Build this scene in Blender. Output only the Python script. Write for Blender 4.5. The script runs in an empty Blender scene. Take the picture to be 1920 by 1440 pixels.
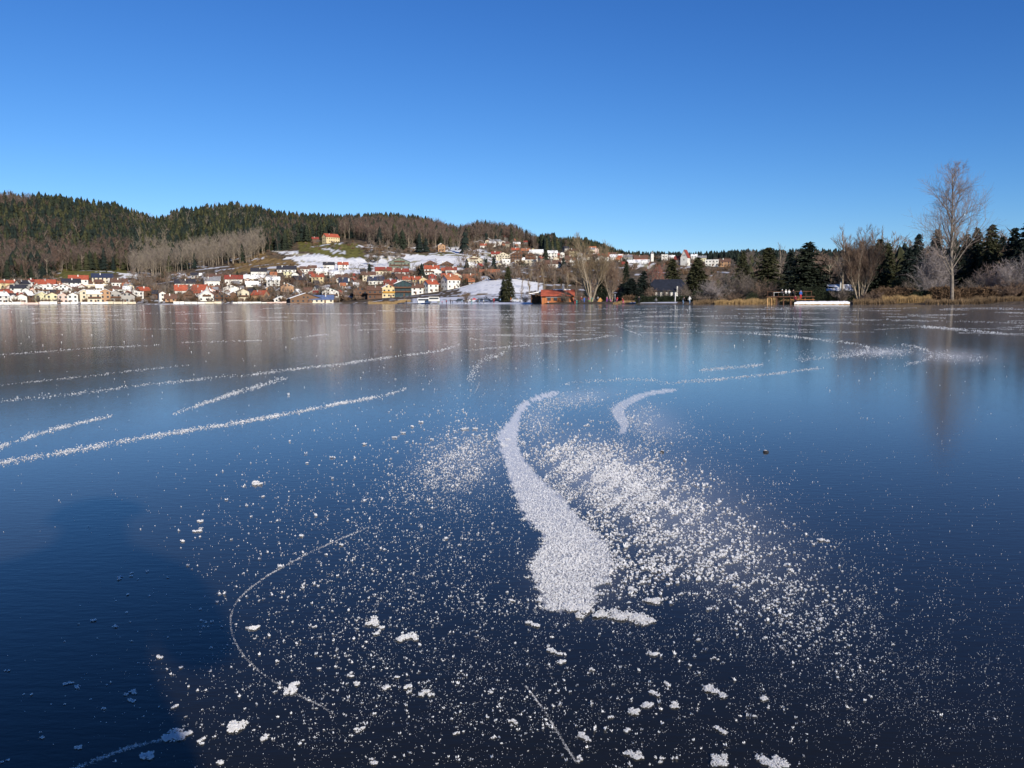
import bpy, math, random
import numpy as np
from math import radians, sin, cos, tan, atan, atan2, pi, hypot
from mathutils import Vector, Matrix

scene = bpy.context.scene
# ------------------------------------------------------------------ camera
F, CX, CY = 1492.0, 960.0, 720.0          # focal length and centre in photo pixels (1920x1440)
EYE = 0.75
PITCH = atan(154.1 / F)
ROLL = 0.0045
fw = np.array([0, cos(PITCH), -sin(PITCH)])
r0_ = np.array([1.0, 0, 0]); u0_ = np.array([0, sin(PITCH), cos(PITCH)])
RT = r0_ * cos(ROLL) - u0_ * sin(ROLL)
UP = u0_ * cos(ROLL) + r0_ * sin(ROLL)
cam_d = bpy.data.cameras.new('camera')
cam = bpy.data.objects.new('camera', cam_d)
scene.collection.objects.link(cam)
cam_d.sensor_fit = 'HORIZONTAL'; cam_d.sensor_width = 36.0
cam_d.lens = 36.0 * F / 1920.0
cam_d.clip_start = 0.05; cam_d.clip_end = 20000
mw = Matrix.Identity(4)
for i in range(3):
    mw[i][0] = RT[i]; mw[i][1] = UP[i]; mw[i][2] = -fw[i]
mw[2][3] = EYE
cam.matrix_world = mw
scene.camera = cam
# ------------------------------------------------------------------ sky, sun, exposure
SUN_EL = radians(22.0)
SUN_AZ = atan2(0.45, -0.89)               # clockwise from +Y: behind the camera, to the right
world = bpy.data.worlds.new('World'); scene.world = world
world.use_nodes = True
wn = world.node_tree; wn.nodes.clear()
sky = wn.nodes.new('ShaderNodeTexSky'); sky.sky_type = 'NISHITA'
sky.sun_disc = False; sky.sun_elevation = SUN_EL; sky.sun_rotation = SUN_AZ
sky.altitude = 800; sky.air_density = 1.0; sky.dust_density = 0.0; sky.ozone_density = 3.0
SKY_K = 0.14
wb = wn.nodes.new('ShaderNodeBackground'); wb.inputs[1].default_value = SKY_K
# the deep, dry winter blue of the photograph: the sky's own colours, graded channel by channel
wsep = wn.nodes.new('ShaderNodeSeparateColor'); wcom = wn.nodes.new('ShaderNodeCombineColor')
wn.links.new(sky.outputs[0], wsep.inputs[0])
for i_, (g_, k_) in enumerate([(1.55, .49), (1.25, .565), (1.0, .76)]):
    m1_ = wn.nodes.new('ShaderNodeMath'); m1_.operation = 'MULTIPLY'; m1_.inputs[1].default_value = SKY_K
    m2_ = wn.nodes.new('ShaderNodeMath'); m2_.operation = 'POWER'; m2_.inputs[1].default_value = g_
    m3_ = wn.nodes.new('ShaderNodeMath'); m3_.operation = 'MULTIPLY'; m3_.inputs[1].default_value = k_ / SKY_K
    wn.links.new(wsep.outputs[i_], m1_.inputs[0]); wn.links.new(m1_.outputs[0], m2_.inputs[0])
    wn.links.new(m2_.outputs[0], m3_.inputs[0]); wn.links.new(m3_.outputs[0], wcom.inputs[i_])
wo = wn.nodes.new('ShaderNodeOutputWorld')
wn.links.new(wcom.outputs[0], wb.inputs[0])
wn.links.new(wb.outputs[0], wo.inputs[0])
sl = bpy.data.lights.new('sun', 'SUN'); sl.energy = 4.9; sl.angle = radians(0.9); sl.color = (1.0, 0.92, 0.80)
so = bpy.data.objects.new('sun', sl); scene.collection.objects.link(so)
sd = Vector((sin(SUN_AZ) * cos(SUN_EL), cos(SUN_AZ) * cos(SUN_EL), sin(SUN_EL)))
so.rotation_euler = sd.to_track_quat('Z', 'Y').to_euler()
so.location = (60, -90, 60)
vs = scene.view_settings
scene.display_settings.display_device = 'sRGB'
vs.view_transform = 'Standard'; vs.look = 'None'; vs.exposure = 0.2; vs.gamma = 1.0; vs.use_curve_mapping = False
scene.cycles.max_bounces = 5; scene.cycles.diffuse_bounces = 2; scene.cycles.glossy_bounces = 3
scene.cycles.transparent_max_bounces = 6
scene.cycles.caustics_reflective = False; scene.cycles.caustics_refractive = False

# ------------------------------------------------------------------ pixel <-> world
rng = np.random.default_rng(11)
def dirs(x, y):
    x = np.asarray(x, float); y = np.asarray(y, float)
    return fw * F + np.multiply.outer(x - CX, RT) - np.multiply.outer(y - CY, UP)
def at(x, y, d):
    """point on the ray through photo pixel (x, y) at horizontal range d"""
    v = dirs(x, y); hh = np.sqrt(v[..., 0] ** 2 + v[..., 1] ** 2)
    k = np.asarray(d) / hh
    p = v * np.asarray(k)[..., None]
    p[..., 2] += EYE
    return p
def on_ice(x, y, z=0.0):
    v = dirs(x, y); k = (z - EYE) / v[..., 2]
    p = v * k[..., None]; p[..., 2] += EYE
    return p
def zat(x, y, d): return at(x, y, d)[..., 2]
def hor(x): return 565.9 - (np.asarray(x, float) - 960) * 0.0045
def azim(x):
    v = dirs(x, hor(x)); return np.arctan2(v[..., 0], v[..., 1])
def xy_at(x, d):
    a = azim(x); return np.sin(a) * d, np.cos(a) * d

# ------------------------------------------------------------------ materials
MATS = {}
def mat(name, col, rough=0.85, var=0.0, scale=1.0, metal=0.0, spec=0.3, col2=None, stretch=None):
    if name in MATS: return MATS[name]
    m = bpy.data.materials.new(name); m.use_nodes = True
    nt = m.node_tree; b = nt.nodes['Principled BSDF']
    b.inputs['Base Color'].default_value = (*col, 1); b.inputs['Roughness'].default_value = rough
    b.inputs['Metallic'].default_value = metal; b.inputs['Specular IOR Level'].default_value = spec
    if var > 0 or col2:
        tc = nt.nodes.new('ShaderNodeTexCoord'); n = nt.nodes.new('ShaderNodeTexNoise')
        n.inputs['Scale'].default_value = scale; n.inputs['Detail'].default_value = 4
        if stretch:
            mp = nt.nodes.new('ShaderNodeMapping'); mp.inputs['Scale'].default_value = stretch
            nt.links.new(tc.outputs['Object'], mp.inputs[0]); nt.links.new(mp.outputs[0], n.inputs['Vector'])
        else:
            nt.links.new(tc.outputs['Object'], n.inputs['Vector'])
        cr = nt.nodes.new('ShaderNodeValToRGB')
        c2 = col2 if col2 else tuple(min(1, c * (1 + var)) for c in col)
        c1 = col if col2 else tuple(c * (1 - var) for c in col)
        cr.color_ramp.elements[0].color = (*c1, 1); cr.color_ramp.elements[1].color = (*c2, 1)
        cr.color_ramp.elements[0].position = 0.35; cr.color_ramp.elements[1].position = 0.65
        nt.links.new(n.outputs[0], cr.inputs[0]); nt.links.new(cr.outputs[0], b.inputs['Base Color'])
    MATS[name] = m
    return m

WALLC = dict(white=(.68, .66, .60), cream=(.60, .53, .39), yellow=(.60, .49, .28), paleyellow=(.62, .58, .37), grey=(.36, .34, .31),
             wood=(.17, .10, .06), brown=(.13, .075, .05), orange=(.42, .25, .14), teal=(.035, .065, .07), green=(.16, .18, .14),
             red=(.45, .12, .07), darkred=(.26, .06, .045), pink=(.60, .45, .38), navy=(.05, .06, .10))
ROOFC = dict(red=(.36, .085, .045), orange=(.36, .135, .065), darkred=(.24, .05, .035), brown=(.13, .07, .05), black=(.035, .035, .045),
             navy=(.03, .04, .075), grey=(.22, .22, .23), snow=(.84, .83, .81), teal=(.05, .10, .11), blue=(.10, .14, .26), yellow=(.6, .5, .2))
def wallm(c): return mat('wall_' + c, WALLC[c], .9, .10, .5)
def roofm(c): return mat('roof_' + c, ROOFC[c], .8, .22, .9)
M_GLASS = mat('window_glass', (.03, .035, .045), .15, spec=.6)
M_FRAME = mat('window_frame_white', (.7, .68, .64), .7)
M_WOODD = mat('dark_wood', (.12, .06, .035), .85, .25, 2.0)
M_WOODL = mat('light_wood', (.42, .25, .11), .85, .25, 2.0)
M_SNOW = mat('snow', (.88, .87, .85), .75, .05, 3.0)
M_BARK = mat('bark', (.15, .115, .085), .95, .3, 3.0)
M_BARKL = mat('pale_bark', (.30, .245, .18), .95, .25, 3.0)
M_TWIG = mat('twig', (.185, .125, .09), .95, .25, 1.0)
M_TWIGY = mat('twig_yellowish', (.24, .18, .11), .95, .25, 1.0)
M_TWIGF = mat('twig_frosted', (.27, .235, .225), .95, .25, .6)
M_TWIGG = mat('twig_grey', (.165, .135, .115), .95, .25, 1.0)
M_NEEDLE = mat('needles', (.022, .030, .016), .9, .45, .5)
M_NEEDLE2 = mat('needles_olive', (.045, .047, .019), .9, .45, .5)
M_NEEDLED = mat('needles_dark', (.012, .021, .016), .9, .4, .5)
M_REED = mat('dry_reed', (.36, .24, .11), .95, .3, 1.5)
M_REEDD = mat('dull_reed', (.20, .135, .075), .95, .35, 1.5)
M_HEDGE = mat('hedge_brown', (.135, .085, .05), .95, .35, 1.5)
M_HEDGEG = mat('hedge_green', (.022, .03, .015), .95, .35, 1.5)
M_METAL = mat('grey_metal', (.35, .36, .38), .4, metal=.6)
M_SKIN = mat('skin', (.55, .34, .25), .6)

# ------------------------------------------------------------------ mesh helpers
def link(o, parent=None):
    scene.collection.objects.link(o)
    if parent is not None: o.parent = parent
    return o
def mesh_np(name, V, Fc, mats, mi=None, smooth=False):
    """V (n,3); Fc (m,3) or (m,4) int array, or list of lists"""
    me = bpy.data.meshes.new(name)
    if isinstance(Fc, np.ndarray):
        k = Fc.shape[1]; m = len(Fc)
        me.vertices.add(len(V)); me.vertices.foreach_set('co', np.asarray(V, np.float32).ravel())
        me.loops.add(m * k); me.loops.foreach_set('vertex_index', Fc.astype(np.int32).ravel())
        me.polygons.add(m); me.polygons.foreach_set('loop_start', np.arange(0, m * k, k, dtype=np.int32))
        me.update(calc_edges=True)
    else:
        me.from_pydata([tuple(v) for v in V], [], Fc)
    for mm in (mats if isinstance(mats, (list, tuple)) else [mats]): me.materials.append(mm)
    if mi is not None: me.polygons.foreach_set('material_index', np.asarray(mi, np.int32))
    if smooth: me.polygons.foreach_set('use_smooth', np.ones(len(me.polygons), bool))
    me.update()
    return me
def obj(name, me, parent=None, loc=(0, 0, 0), rz=0.0):
    o = bpy.data.objects.new(name, me); o.location = loc; o.rotation_euler = (0, 0, rz)
    return link(o, parent)
def tag(o, label=None, cat=None, group=None, kind=None):
    if label: o['label'] = label
    if cat: o['category'] = cat
    if group: o['group'] = group
    if kind: o['kind'] = kind
    return o
def empty(name, loc, rz=0.0):
    o = bpy.data.objects.new(name, None); o.location = loc; o.rotation_euler = (0, 0, rz); o.empty_display_size = .5
    return link(o)
def box_vf(x0, x1, y0, y1, z0, z1):
    V = [(x0, y0, z0), (x1, y0, z0), (x1, y1, z0), (x0, y1, z0), (x0, y0, z1), (x1, y0, z1), (x1, y1, z1), (x0, y1, z1)]
    Fc = [[0, 3, 2, 1], [4, 5, 6, 7], [0, 1, 5, 4], [1, 2, 6, 5], [2, 3, 7, 6], [3, 0, 4, 7]]
    return V, Fc
class MB:
    def __init__(s): s.V = []; s.F = []; s.mi = []
    def add(s, V, Fc, m=0):
        n = len(s.V); s.V += [tuple(v) for v in V]; s.F += [[i + n for i in f] for f in Fc]; s.mi += [m] * len(Fc)
    def box(s, x0, x1, y0, y1, z0, z1, m=0): s.add(*box_vf(x0, x1, y0, y1, z0, z1), m)
    def tube(s, p, q, r, r2=None, n=6, m=0):
        r2 = r if r2 is None else r2
        p = Vector(p); q = Vector(q); d = (q - p).normalized()
        a = d.orthogonal().normalized(); b = d.cross(a)
        V = [p + (a * cos(2 * pi * i / n) + b * sin(2 * pi * i / n)) * r for i in range(n)] + \
            [q + (a * cos(2 * pi * i / n) + b * sin(2 * pi * i / n)) * r2 for i in range(n)]
        Fc = [[i, (i + 1) % n, n + (i + 1) % n, n + i] for i in range(n)] + [list(range(n))[::-1], list(range(n, 2 * n))]
        s.add(V, Fc, m)
    def build(s, name, mats, parent=None, loc=(0, 0, 0), rz=0.0, smooth=False):
        me = mesh_np(name, s.V, s.F, mats, s.mi, smooth)
        return obj(name, me, parent, loc, rz)
def merge_template(T, P, rot, S):
    """T=(V,F,mi) template; P (n,3) positions, rot (n,), S (n,2 or 3) scale -> merged arrays"""
    V, Fc, mi = T; n = len(P)
    S = np.asarray(S)
    c, s = np.cos(rot)[:, None], np.sin(rot)[:, None]
    X = V[None, :, 0] * S[:, 0:1]; Y = V[None, :, 1] * S[:, 0:1]; Z = V[None, :, 2] * S[:, 1:2]
    out = np.stack([X * c - Y * s + P[:, 0:1], X * s + Y * c + P[:, 1:2], Z + P[:, 2:3]], -1).reshape(-1, 3)
    FF = (Fc[None] + (np.arange(n) * len(V))[:, None, None]).reshape(-1, Fc.shape[1])
    return out, FF, np.tile(mi, n)
def cat_meshes(parts):
    Vs, Fs, Ms, k = [], [], [], 0
    for V, Fc, m in parts:
        Vs.append(V); Fs.append(Fc + k); Ms.append(m); k += len(V)
    return np.concatenate(Vs), np.concatenate(Fs), np.concatenate(Ms)

# ------------------------------------------------------------------ shoreline and terrain tables (photo columns)
SX = [-2000, -300, 640, 700, 760, 860, 960, 1050, 1150, 1280, 1450, 1500, 1600, 1785, 1920, 2300, 4000]
SD = [600, 600, 600, 470, 340, 292, 265, 235, 205, 176, 170, 158, 152, 150, 142, 120, 100]
def shore(x): return np.interp(x, SX, SD)
TX = [-300, 0, 100, 150, 225, 300, 350, 450, 520, 560, 650, 750, 820, 860, 900, 960, 1010, 1050, 1100, 1150, 1180, 1300, 1450, 1700, 1920, 2300]
T620 = [569, 568, 567, 567, 566, 566, 566, 566, 566, 566, 564, 556, 546, 538, 526, 521, 528, 530, 535, 540, 542, 545, 550, 552, 553, 553]
T900 = [537, 531, 526, 524, 522, 521, 510, 500, 493, 491, 490, 487, 484, 484, 488, 494, 490, 488, 490, 492, 493, 493, 500, 520, 525, 525]
T1050 = [512, 510, 505, 503, 503, 508, 496, 474, 463, 459, 453, 456, 462, 466, 470, 476, 474, 474, 478, 484, 487, 488, 494, 515, 520, 520]
T1400 = [388, 386, 393, 396, 408, 434, 416, 404, 419, 424, 428, 424, 436, 450, 438, 444, 469, 462, 464, 484, 492, 494, 496, 512, 518, 518]
def tcol(x):
    s = float(shore(x)); i = lambda t: float(np.interp(x, TX, t))
    y14 = i(T1400)
    D = [s - 8, s, s + 3, s + 25]; Z = [-1.2, -0.02, .45, .7]
    if s < 430:
        D += [480]; Z += [float(zat(x, float(np.interp(x, [740, 860, 950, 1050, 1150, 2300], [561, 556, 549, 557, 561, 559])), 480))]
    D += [max(620, s + 32), 900, 1050, 1400]
    Z += [float(zat(x, i(T620), 620)), float(zat(x, i(T900), 900)), float(zat(x, i(T1050), 1050)), float(zat(x, y14, 1400))]
    D += [1750, 2600, 3300, 9000]
    far = float(np.interp(x, [-300, 1000, 1130, 1300, 1400, 1600, 2300], [488, 488, 482, 486, 480, 480, 480]))
    Z += [Z[-1] * .8, float(zat(x, far, 2600)), float(zat(x, far, 2600)) * .8, 60.0]
    return D, Z
NC = np.arange(-300, 2261, 4.0)
DR_ABS = np.linspace(0, 1, 130)
rows = []
tzcols = [tcol(x) for x in NC]
def tz(x, d):
    """terrain height at column x, range d (scalar)"""
    k = (x - NC[0]) / 4.0; i0 = int(max(0, min(len(NC) - 2, math.floor(k)))); t = k - i0
    a = np.interp(d, *tzcols[i0]); b = np.interp(d, *tzcols[i0 + 1])
    return float(a * (1 - t) + b * t)
def ground_range(x, y, dmin=605, dmax=2600):
    """range at which the terrain reaches photo row y in column x"""
    ds = np.arange(max(dmin, float(shore(x)) + 4), dmax, 4.0)
    k = int(max(0, min(len(NC) - 1, round((x - NC[0]) / 4.0))))
    zz = np.interp(ds, *tzcols[k])
    v = dirs(x, y); sl_ = v[2] / math.hypot(v[0], v[1])
    zr = EYE + sl_ * ds
    w = np.nonzero(zz >= zr)[0]
    return float(ds[w[0]]) if len(w) else dmax * .0 + 1040.0

def inpoly(X, Y, poly):
    c = np.zeros(X.shape, bool); n = len(poly); j = n - 1
    for i in range(n):
        xi, yi = poly[i]; xj, yj = poly[j]
        if yi != yj:
            c ^= ((yi > Y) != (yj > Y)) & (X < (xj - xi) * (Y - yi) / (yj - yi) + xi)
        j = i
    return c
SNOW_P = [[(500, 468), (560, 474), (600, 478), (640, 486), (690, 484), (690, 500), (640, 500), (560, 490), (520, 484), (560, 483), (520, 474)],
          [(560, 487), (690, 488), (693, 512), (640, 515), (560, 500)],
          [(690, 508), (730, 508), (728, 516), (695, 517)],
          [(700, 480), (760, 478), (860, 478), (940, 484), (930, 496), (880, 505), (700, 510), (700, 490)],
          [(815, 454), (850, 458), (870, 462), (925, 474), (915, 480), (880, 480), (820, 470)],
          [(860, 533), (900, 520), (960, 519), (1010, 524), (1020, 545), (960, 550), (900, 552), (862, 548)],
          [(672, 460), (725, 461), (725, 463), (672, 462)], [(760, 463), (800, 464), (800, 468), (760, 467)],
          [(320, 514), (345, 512), (385, 516), (380, 520), (330, 519)], [(225, 512), (262, 511), (262, 520), (228, 524)],
          [(940, 446), (965, 448), (975, 452), (950, 452)], [(875, 444), (900, 446), (905, 455), (880, 452)],
          [(560, 545), (620, 535), (650, 545), (600, 553)], [(575, 478), (640, 483), (660, 488), (600, 486)],
          [(800, 530), (860, 530), (900, 533), (860, 537), (790, 537)], [(1180, 494), (1230, 494), (1220, 502), (1180, 502)]]
GREEN_P = [[(560, 452), (672, 458), (682, 482), (640, 480), (590, 474), (560, 470)], [(100, 505), (240, 503), (240, 512), (110, 526)],
           [(740, 478), (950, 470), (960, 480), (880, 484), (740, 482)], [(580, 470), (690, 484), (690, 487), (600, 480)],
           [(700, 484), (730, 485), (725, 492), (700, 492)]]
BROWN_P = [[(440, 490), (495, 472), (510, 484), (560, 492), (555, 505), (440, 512)], [(60, 520), (75, 515), (75, 528), (55, 530)],
           [(860, 549), (960, 551), (960, 566), (860, 566)], [(700, 455), (740, 455), (740, 475), (700, 475)]]
def terrain():
    nr = 150
    R = []
    for i, x in enumerate(NC):
        s = float(shore(x))
        d = np.concatenate([[s - 8, s - 2, s, s + 1.2, s + 3, s + 8, s + 16, s + 25], np.linspace(s + 34, 1500, 112), [1600, 1750, 2000, 2200, 2400, 2600, 2800, 3300, 5000, 9000]])
        R.append(d)
    R = np.array(R)                                          # cols x rows
    Z = np.array([np.interp(R[i], *tzcols[i]) for i in range(len(NC))])
    A = azim(NC)[:, None]
    nx, ny = R.shape
    X = np.sin(A) * R; Y = np.cos(A) * R
    und = 1.4 * np.sin(X / 47 + Y / 61) * np.cos(Y / 37 - X / 83) + .8 * np.sin(X / 19) * np.cos(Y / 23)
    Z = Z + und * np.clip((R - 640) / 200, 0, 1) * np.clip(Z / 20, 0, 1)
    P = np.stack([X, Y, Z], -1)
    # photo column/row of each vertex (for tracing the ground cover that lies there)
    q = P - np.array([0, 0, EYE]); zc = q @ fw
    px = CX + F * (q @ RT) / zc; py = CY - F * (q @ UP) / zc
    jx = px + 3 * np.sin(py * .9 + px * .3) + rng.normal(0, 1.6, px.shape); jy = py + 1.2 * np.sin(px * .21) + .8 * np.sin(px * .083 + 1) + rng.normal(0, .45, px.shape)
    col = np.zeros((nx, ny, 4), np.float32); col[..., 3] = 1
    n1 = rng.normal(0, 1, (nx, ny))
    base = np.array([.115, .085, .055]); forest = np.array([.060, .048, .032])
    col[..., :3] = base * (1 + .25 * n1[..., None])
    fm = R > 1080
    col[fm, :3] = (forest * (1 + .25 * n1[..., None]))[fm]
    for g in GREEN_P:
        m = inpoly(jx, jy, g) & (R > 400); col[m, :3] = (np.array([.135, .125, .035]) * (1 + .2 * n1[..., None]))[m]
    for g in BROWN_P:
        m = inpoly(jx, jy, g) & (R > 400); col[m, :3] = (np.array([.22, .145, .06]) * (1 + .25 * n1[..., None]))[m]
    for g in SNOW_P:
        thin = np.sin(R / 7.5 + X / 55 + 1.5 * np.sin(X / 31)) + .45 * np.sin(X / 13 + R / 21) + .3 * n1
        m = inpoly(jx, jy, g) & (R > 640) & (thin > 1.05); thinm = m if g is SNOW_P[0] else thinm | m
        m = inpoly(jx, jy, g) & (R > 400) & ~m; col[m, :3] = (np.array([.90, .89, .87]) * (1 - .06 * np.abs(n1[..., None])))[m]
    col[thinm, :3] = (.36, .32, .20)
    # patchy old snow in gardens of the village and on the low land
    blot = np.sin(X / 9.3 + 2 * np.sin(Y / 14)) + np.sin(Y / 7.1 + 1.7 * np.sin(X / 11)) + .5 * n1
    m = (blot > np.where(NC[:, None] > 1000, 1.9, 1.45)) & (R < 1040) & (R > 300); col[m, :3] = (.62, .63, .66)
    sh = (R < shore(NC)[:, None] + 9) & (R > shore(NC)[:, None] + 2)
    m = sh & (NC[:, None] < 900) & (np.sin(X / 13) + .6 * n1 > -.6); col[m, :3] = (.70, .68, .66)
    m = sh & (NC[:, None] > 640) & (NC[:, None] < 760); col[m, :3] = (.42, .30, .16)
    m = (R < shore(NC)[:, None] + 30) & (NC[:, None] > 820) & (NC[:, None] < 1000) | ((R < 470) & (R > shore(NC)[:, None] + 2) & (NC[:, None] > 775) & (NC[:, None] < 1000) & (blot > -1.2)); col[m, :3] = (.72, .73, .76)
    m = sh & (NC[:, None] > 1180) & (NC[:, None] < 1270); col[m, :3] = (.74, .75, .78)
    V = P.reshape(-1, 3)
    idx = np.arange(nx * ny).reshape(nx, ny)
    Fc = np.stack([idx[:-1, :-1], idx[1:, :-1], idx[1:, 1:], idx[:-1, 1:]], -1).reshape(-1, 4)
    m = bpy.data.materials.new('ground_cover'); m.use_nodes = True
    nt = m.node_tree; b = nt.nodes['Principled BSDF']; b.inputs['Roughness'].default_value = .95
    b.inputs['Specular IOR Level'].default_value = .1
    a = nt.nodes.new('ShaderNodeAttribute'); a.attribute_name = 'cover'
    n = nt.nodes.new('ShaderNodeTexNoise'); n.inputs['Scale'].default_value = .35; n.inputs['Detail'].default_value = 5
    tc = nt.nodes.new('ShaderNodeTexCoord'); nt.links.new(tc.outputs['Object'], n.inputs['Vector'])
    mr = nt.nodes.new('ShaderNodeMapRange'); mr.inputs[3].default_value = .65; mr.inputs[4].default_value = 1.3
    nt.links.new(n.outputs[0], mr.inputs[0])
    mx = nt.nodes.new('ShaderNodeVectorMath'); mx.operation = 'SCALE'
    nt.links.new(a.outputs['Color'], mx.inputs[0]); nt.links.new(mr.outputs[0], mx.inputs['Scale'])
    nt.links.new(mx.outputs[0], b.inputs['Base Color'])
    me = mesh_np('hills', V, Fc, m, smooth=True)
    ca = me.color_attributes.new('cover', 'FLOAT_COLOR', 'POINT')
    ca.data.foreach_set('color', col.reshape(-1))
    o = obj('hills', me); o['kind'] = 'structure'
terrain()

# ------------------------------------------------------------------ frost pattern catalogue (traced skate marks, photo pixels)
# polyline, half width px (start, end), crystals per px length, size range px
TRACKS = [
 ('long white frost line crossing the left ice, lowest of the left lines', [(-60, 880), (0, 868), (120, 848), (260, 822), (400, 800), (520, 780), (620, 760), (720, 742), (765, 728)], 7, 2.5, 3.2, (1.6, 4.0)),
 ('short broad frost line at the left edge above the longest line', [(-60, 852), (0, 838), (60, 817), (120, 800), (180, 786), (212, 779)], 7, 2.5, 2.6, (2, 4)),
 ('frost line in the left middle rising to the long upper line', [(325, 776), (380, 757), (440, 737), (490, 722), (540, 708)], 3, 5, 2.6, (1.8, 3.6)),
 ('long thin frost line running from the left towards the far shore', [(450, 706), (540, 693), (620, 685), (700, 674), (760, 666), (820, 659), (868, 645)], 3, 2, 1.8, (1.5, 3)),
 ('faint dotted frost line left of the middle', [(0, 752), (60, 746), (150, 737), (250, 724), (330, 716), (400, 708), (450, 703)], 4, 3, .9, (1.5, 3)),
 ('thin frost line on the left, below the topmost one', [(0, 722), (80, 714), (160, 706), (230, 697), (300, 690), (360, 684)], 2, 2, 1.3, (1.2, 2.4)),
 ('thin frost line near the left edge closest to the far shore', [(0, 665), (90, 659), (180, 652), (300, 647)], 2, 1.5, 1.5, (1.2, 2.4)),
 ('short frost line on the left below the lakeside houses', [(340, 642), (420, 640), (500, 638)], 2, 1.5, 1.2, (1.2, 2.2)),
 ('curled frost mark in the middle distance', [(545, 636), (580, 630), (610, 627), (622, 629)], 2, 1.5, 2.0, (1.2, 2.4)),
 ('straight frost line crossing the distant middle of the ice', [(870, 657), (960, 650), (1050, 640), (1110, 635), (1150, 629)], 2, 1.5, 2.2, (1.2, 2.6)),
 ('slanting frost line joining the distant middle line', [(875, 634), (930, 641), (985, 643)], 1.5, 1.5, 1.2, (1, 2)),
 ('hooked frost mark in the distant middle', [(1210, 631), (1185, 622), (1160, 612), (1155, 608), (1180, 603), (1205, 600)], 1.8, 1.2, 1.8, (1.2, 2.2)),
 ('little hooked tuft of frost in the middle left of the S curve', [(950, 660), (915, 672), (893, 684), (886, 700), (878, 718)], 3, 9, 1.9, (1.5, 3.4)),
 ('fine scratch below the hooked tuft', [(899, 716), (895, 728), (888, 740)], .8, .8, 2.2, (1, 1.8)),
 ('dotted frost line right of the S curve', [(1050, 722), (1090, 716), (1150, 712), (1200, 710), (1240, 716)], 4, 3, .9, (1.5, 2.8)),
 ('long frost line in the right middle', [(1240, 718), (1330, 713), (1400, 706), (1460, 700), (1500, 694), (1545, 690)], 3.5, 2, 1.7, (1.5, 3.2)),
 ('frost streak above the long right line', [(1310, 695), (1360, 690), (1400, 687), (1435, 683)], 3, 3, 2.4, (1.4, 2.8)),
 ('frost streak ending in a turn on the right', [(1485, 676), (1530, 672), (1580, 668), (1615, 664), (1632, 656), (1628, 650), (1600, 643), (1540, 637), (1480, 630), (1400, 625)], 4, 1.5, 1.7, (1.2, 2.8)),
 ('turned frost mark with a pale fan on the far right', [(1690, 684), (1730, 678), (1748, 668), (1742, 658), (1720, 650), (1690, 646)], 4, 2, 1.8, (1.2, 2.8)),
 ('bright streak of frost near the right edge', [(1725, 612), (1780, 616), (1820, 620), (1880, 625)], 3, 2, 3.0, (1.2, 2.6)),
 ('thin frost line near the right shore', [(1420, 600), (1560, 606), (1700, 610), (1900, 628), (1960, 630)], 1.2, 1.2, 1.1, (1, 2)),
 ('frost line close to the right shore', [(1560, 597), (1700, 600), (1930, 607)], 1.2, 1.2, .9, (1, 2)),
 ('hairline skate scratch curving round the left foreground', [(700, 985), (640, 1010), (590, 1032), (540, 1058), (500, 1080), (460, 1110), (438, 1135), (431, 1165), (436, 1195), (455, 1228), (485, 1258), (530, 1290), (570, 1308), (605, 1325), (628, 1342)], 1.3, 2.6, 4.2, (1.3, 2.2)),
 ('short straight scratch in the bottom foreground', [(985, 1285), (1005, 1312), (1022, 1335), (1040, 1365), (1060, 1398), (1082, 1432)], 2, 2.4, 5, (1.5, 3.0)),
 ('scratch in the shade at the bottom left', [(120, 1450), (180, 1425), (240, 1402), (300, 1388), (335, 1380)], 4, 3, 4, (1.6, 3.4)),
]
def poly_sample(pl, n, rg):
    pl = np.array(pl, float); seg = np.hypot(*np.diff(pl, axis=0).T); L = seg.sum(); cs = np.concatenate([[0], np.cumsum(seg)])
    # soften corners by sampling a smoothed polyline
    t = rg.random(n) * L
    ts = np.linspace(0, L, 200); X = np.interp(ts, cs, pl[:, 0]); Y = np.interp(ts, cs, pl[:, 1])
    k = 9; ker = np.ones(k) / k
    Xs = np.convolve(np.pad(X, k // 2, mode='reflect', reflect_type='odd'), ker, 'valid'); Ys = np.convolve(np.pad(Y, k // 2, mode='reflect', reflect_type='odd'), ker, 'valid')
    x = np.interp(t, ts, Xs); y = np.interp(t, ts, Ys)
    dx = np.interp(t, ts, np.gradient(Xs)); dy = np.interp(t, ts, np.gradient(Ys)); h = np.hypot(dx, dy) + 1e-9
    return x, y, -dy / h, dx / h, t / L, L
S_CARPET = [(1048, 734), (1020, 738), (985, 752), (968, 765), (958, 785), (940, 805), (934, 820), (938, 842), (948, 870), (958, 905), (972, 945), (988, 975), (1012, 995), (1022, 1015), (1005, 1042), (992, 1065), (1000, 1085), (1012, 1105), (1016, 1140), (1050, 1146), (1090, 1138), (1118, 1128), (1116, 1100), (1140, 1085), (1150, 1050), (1138, 1020), (1112, 995), (1080, 965), (1052, 930), (1010, 895), (985, 865), (970, 835), (972, 800), (975, 775), (1000, 752), (1040, 742)]
C_CARPET = [(1268, 728), (1225, 732), (1190, 741), (1160, 756), (1148, 768), (1152, 785), (1165, 800), (1160, 815), (1172, 812), (1180, 795), (1172, 780), (1170, 768), (1185, 756), (1215, 742), (1268, 733)]

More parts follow.
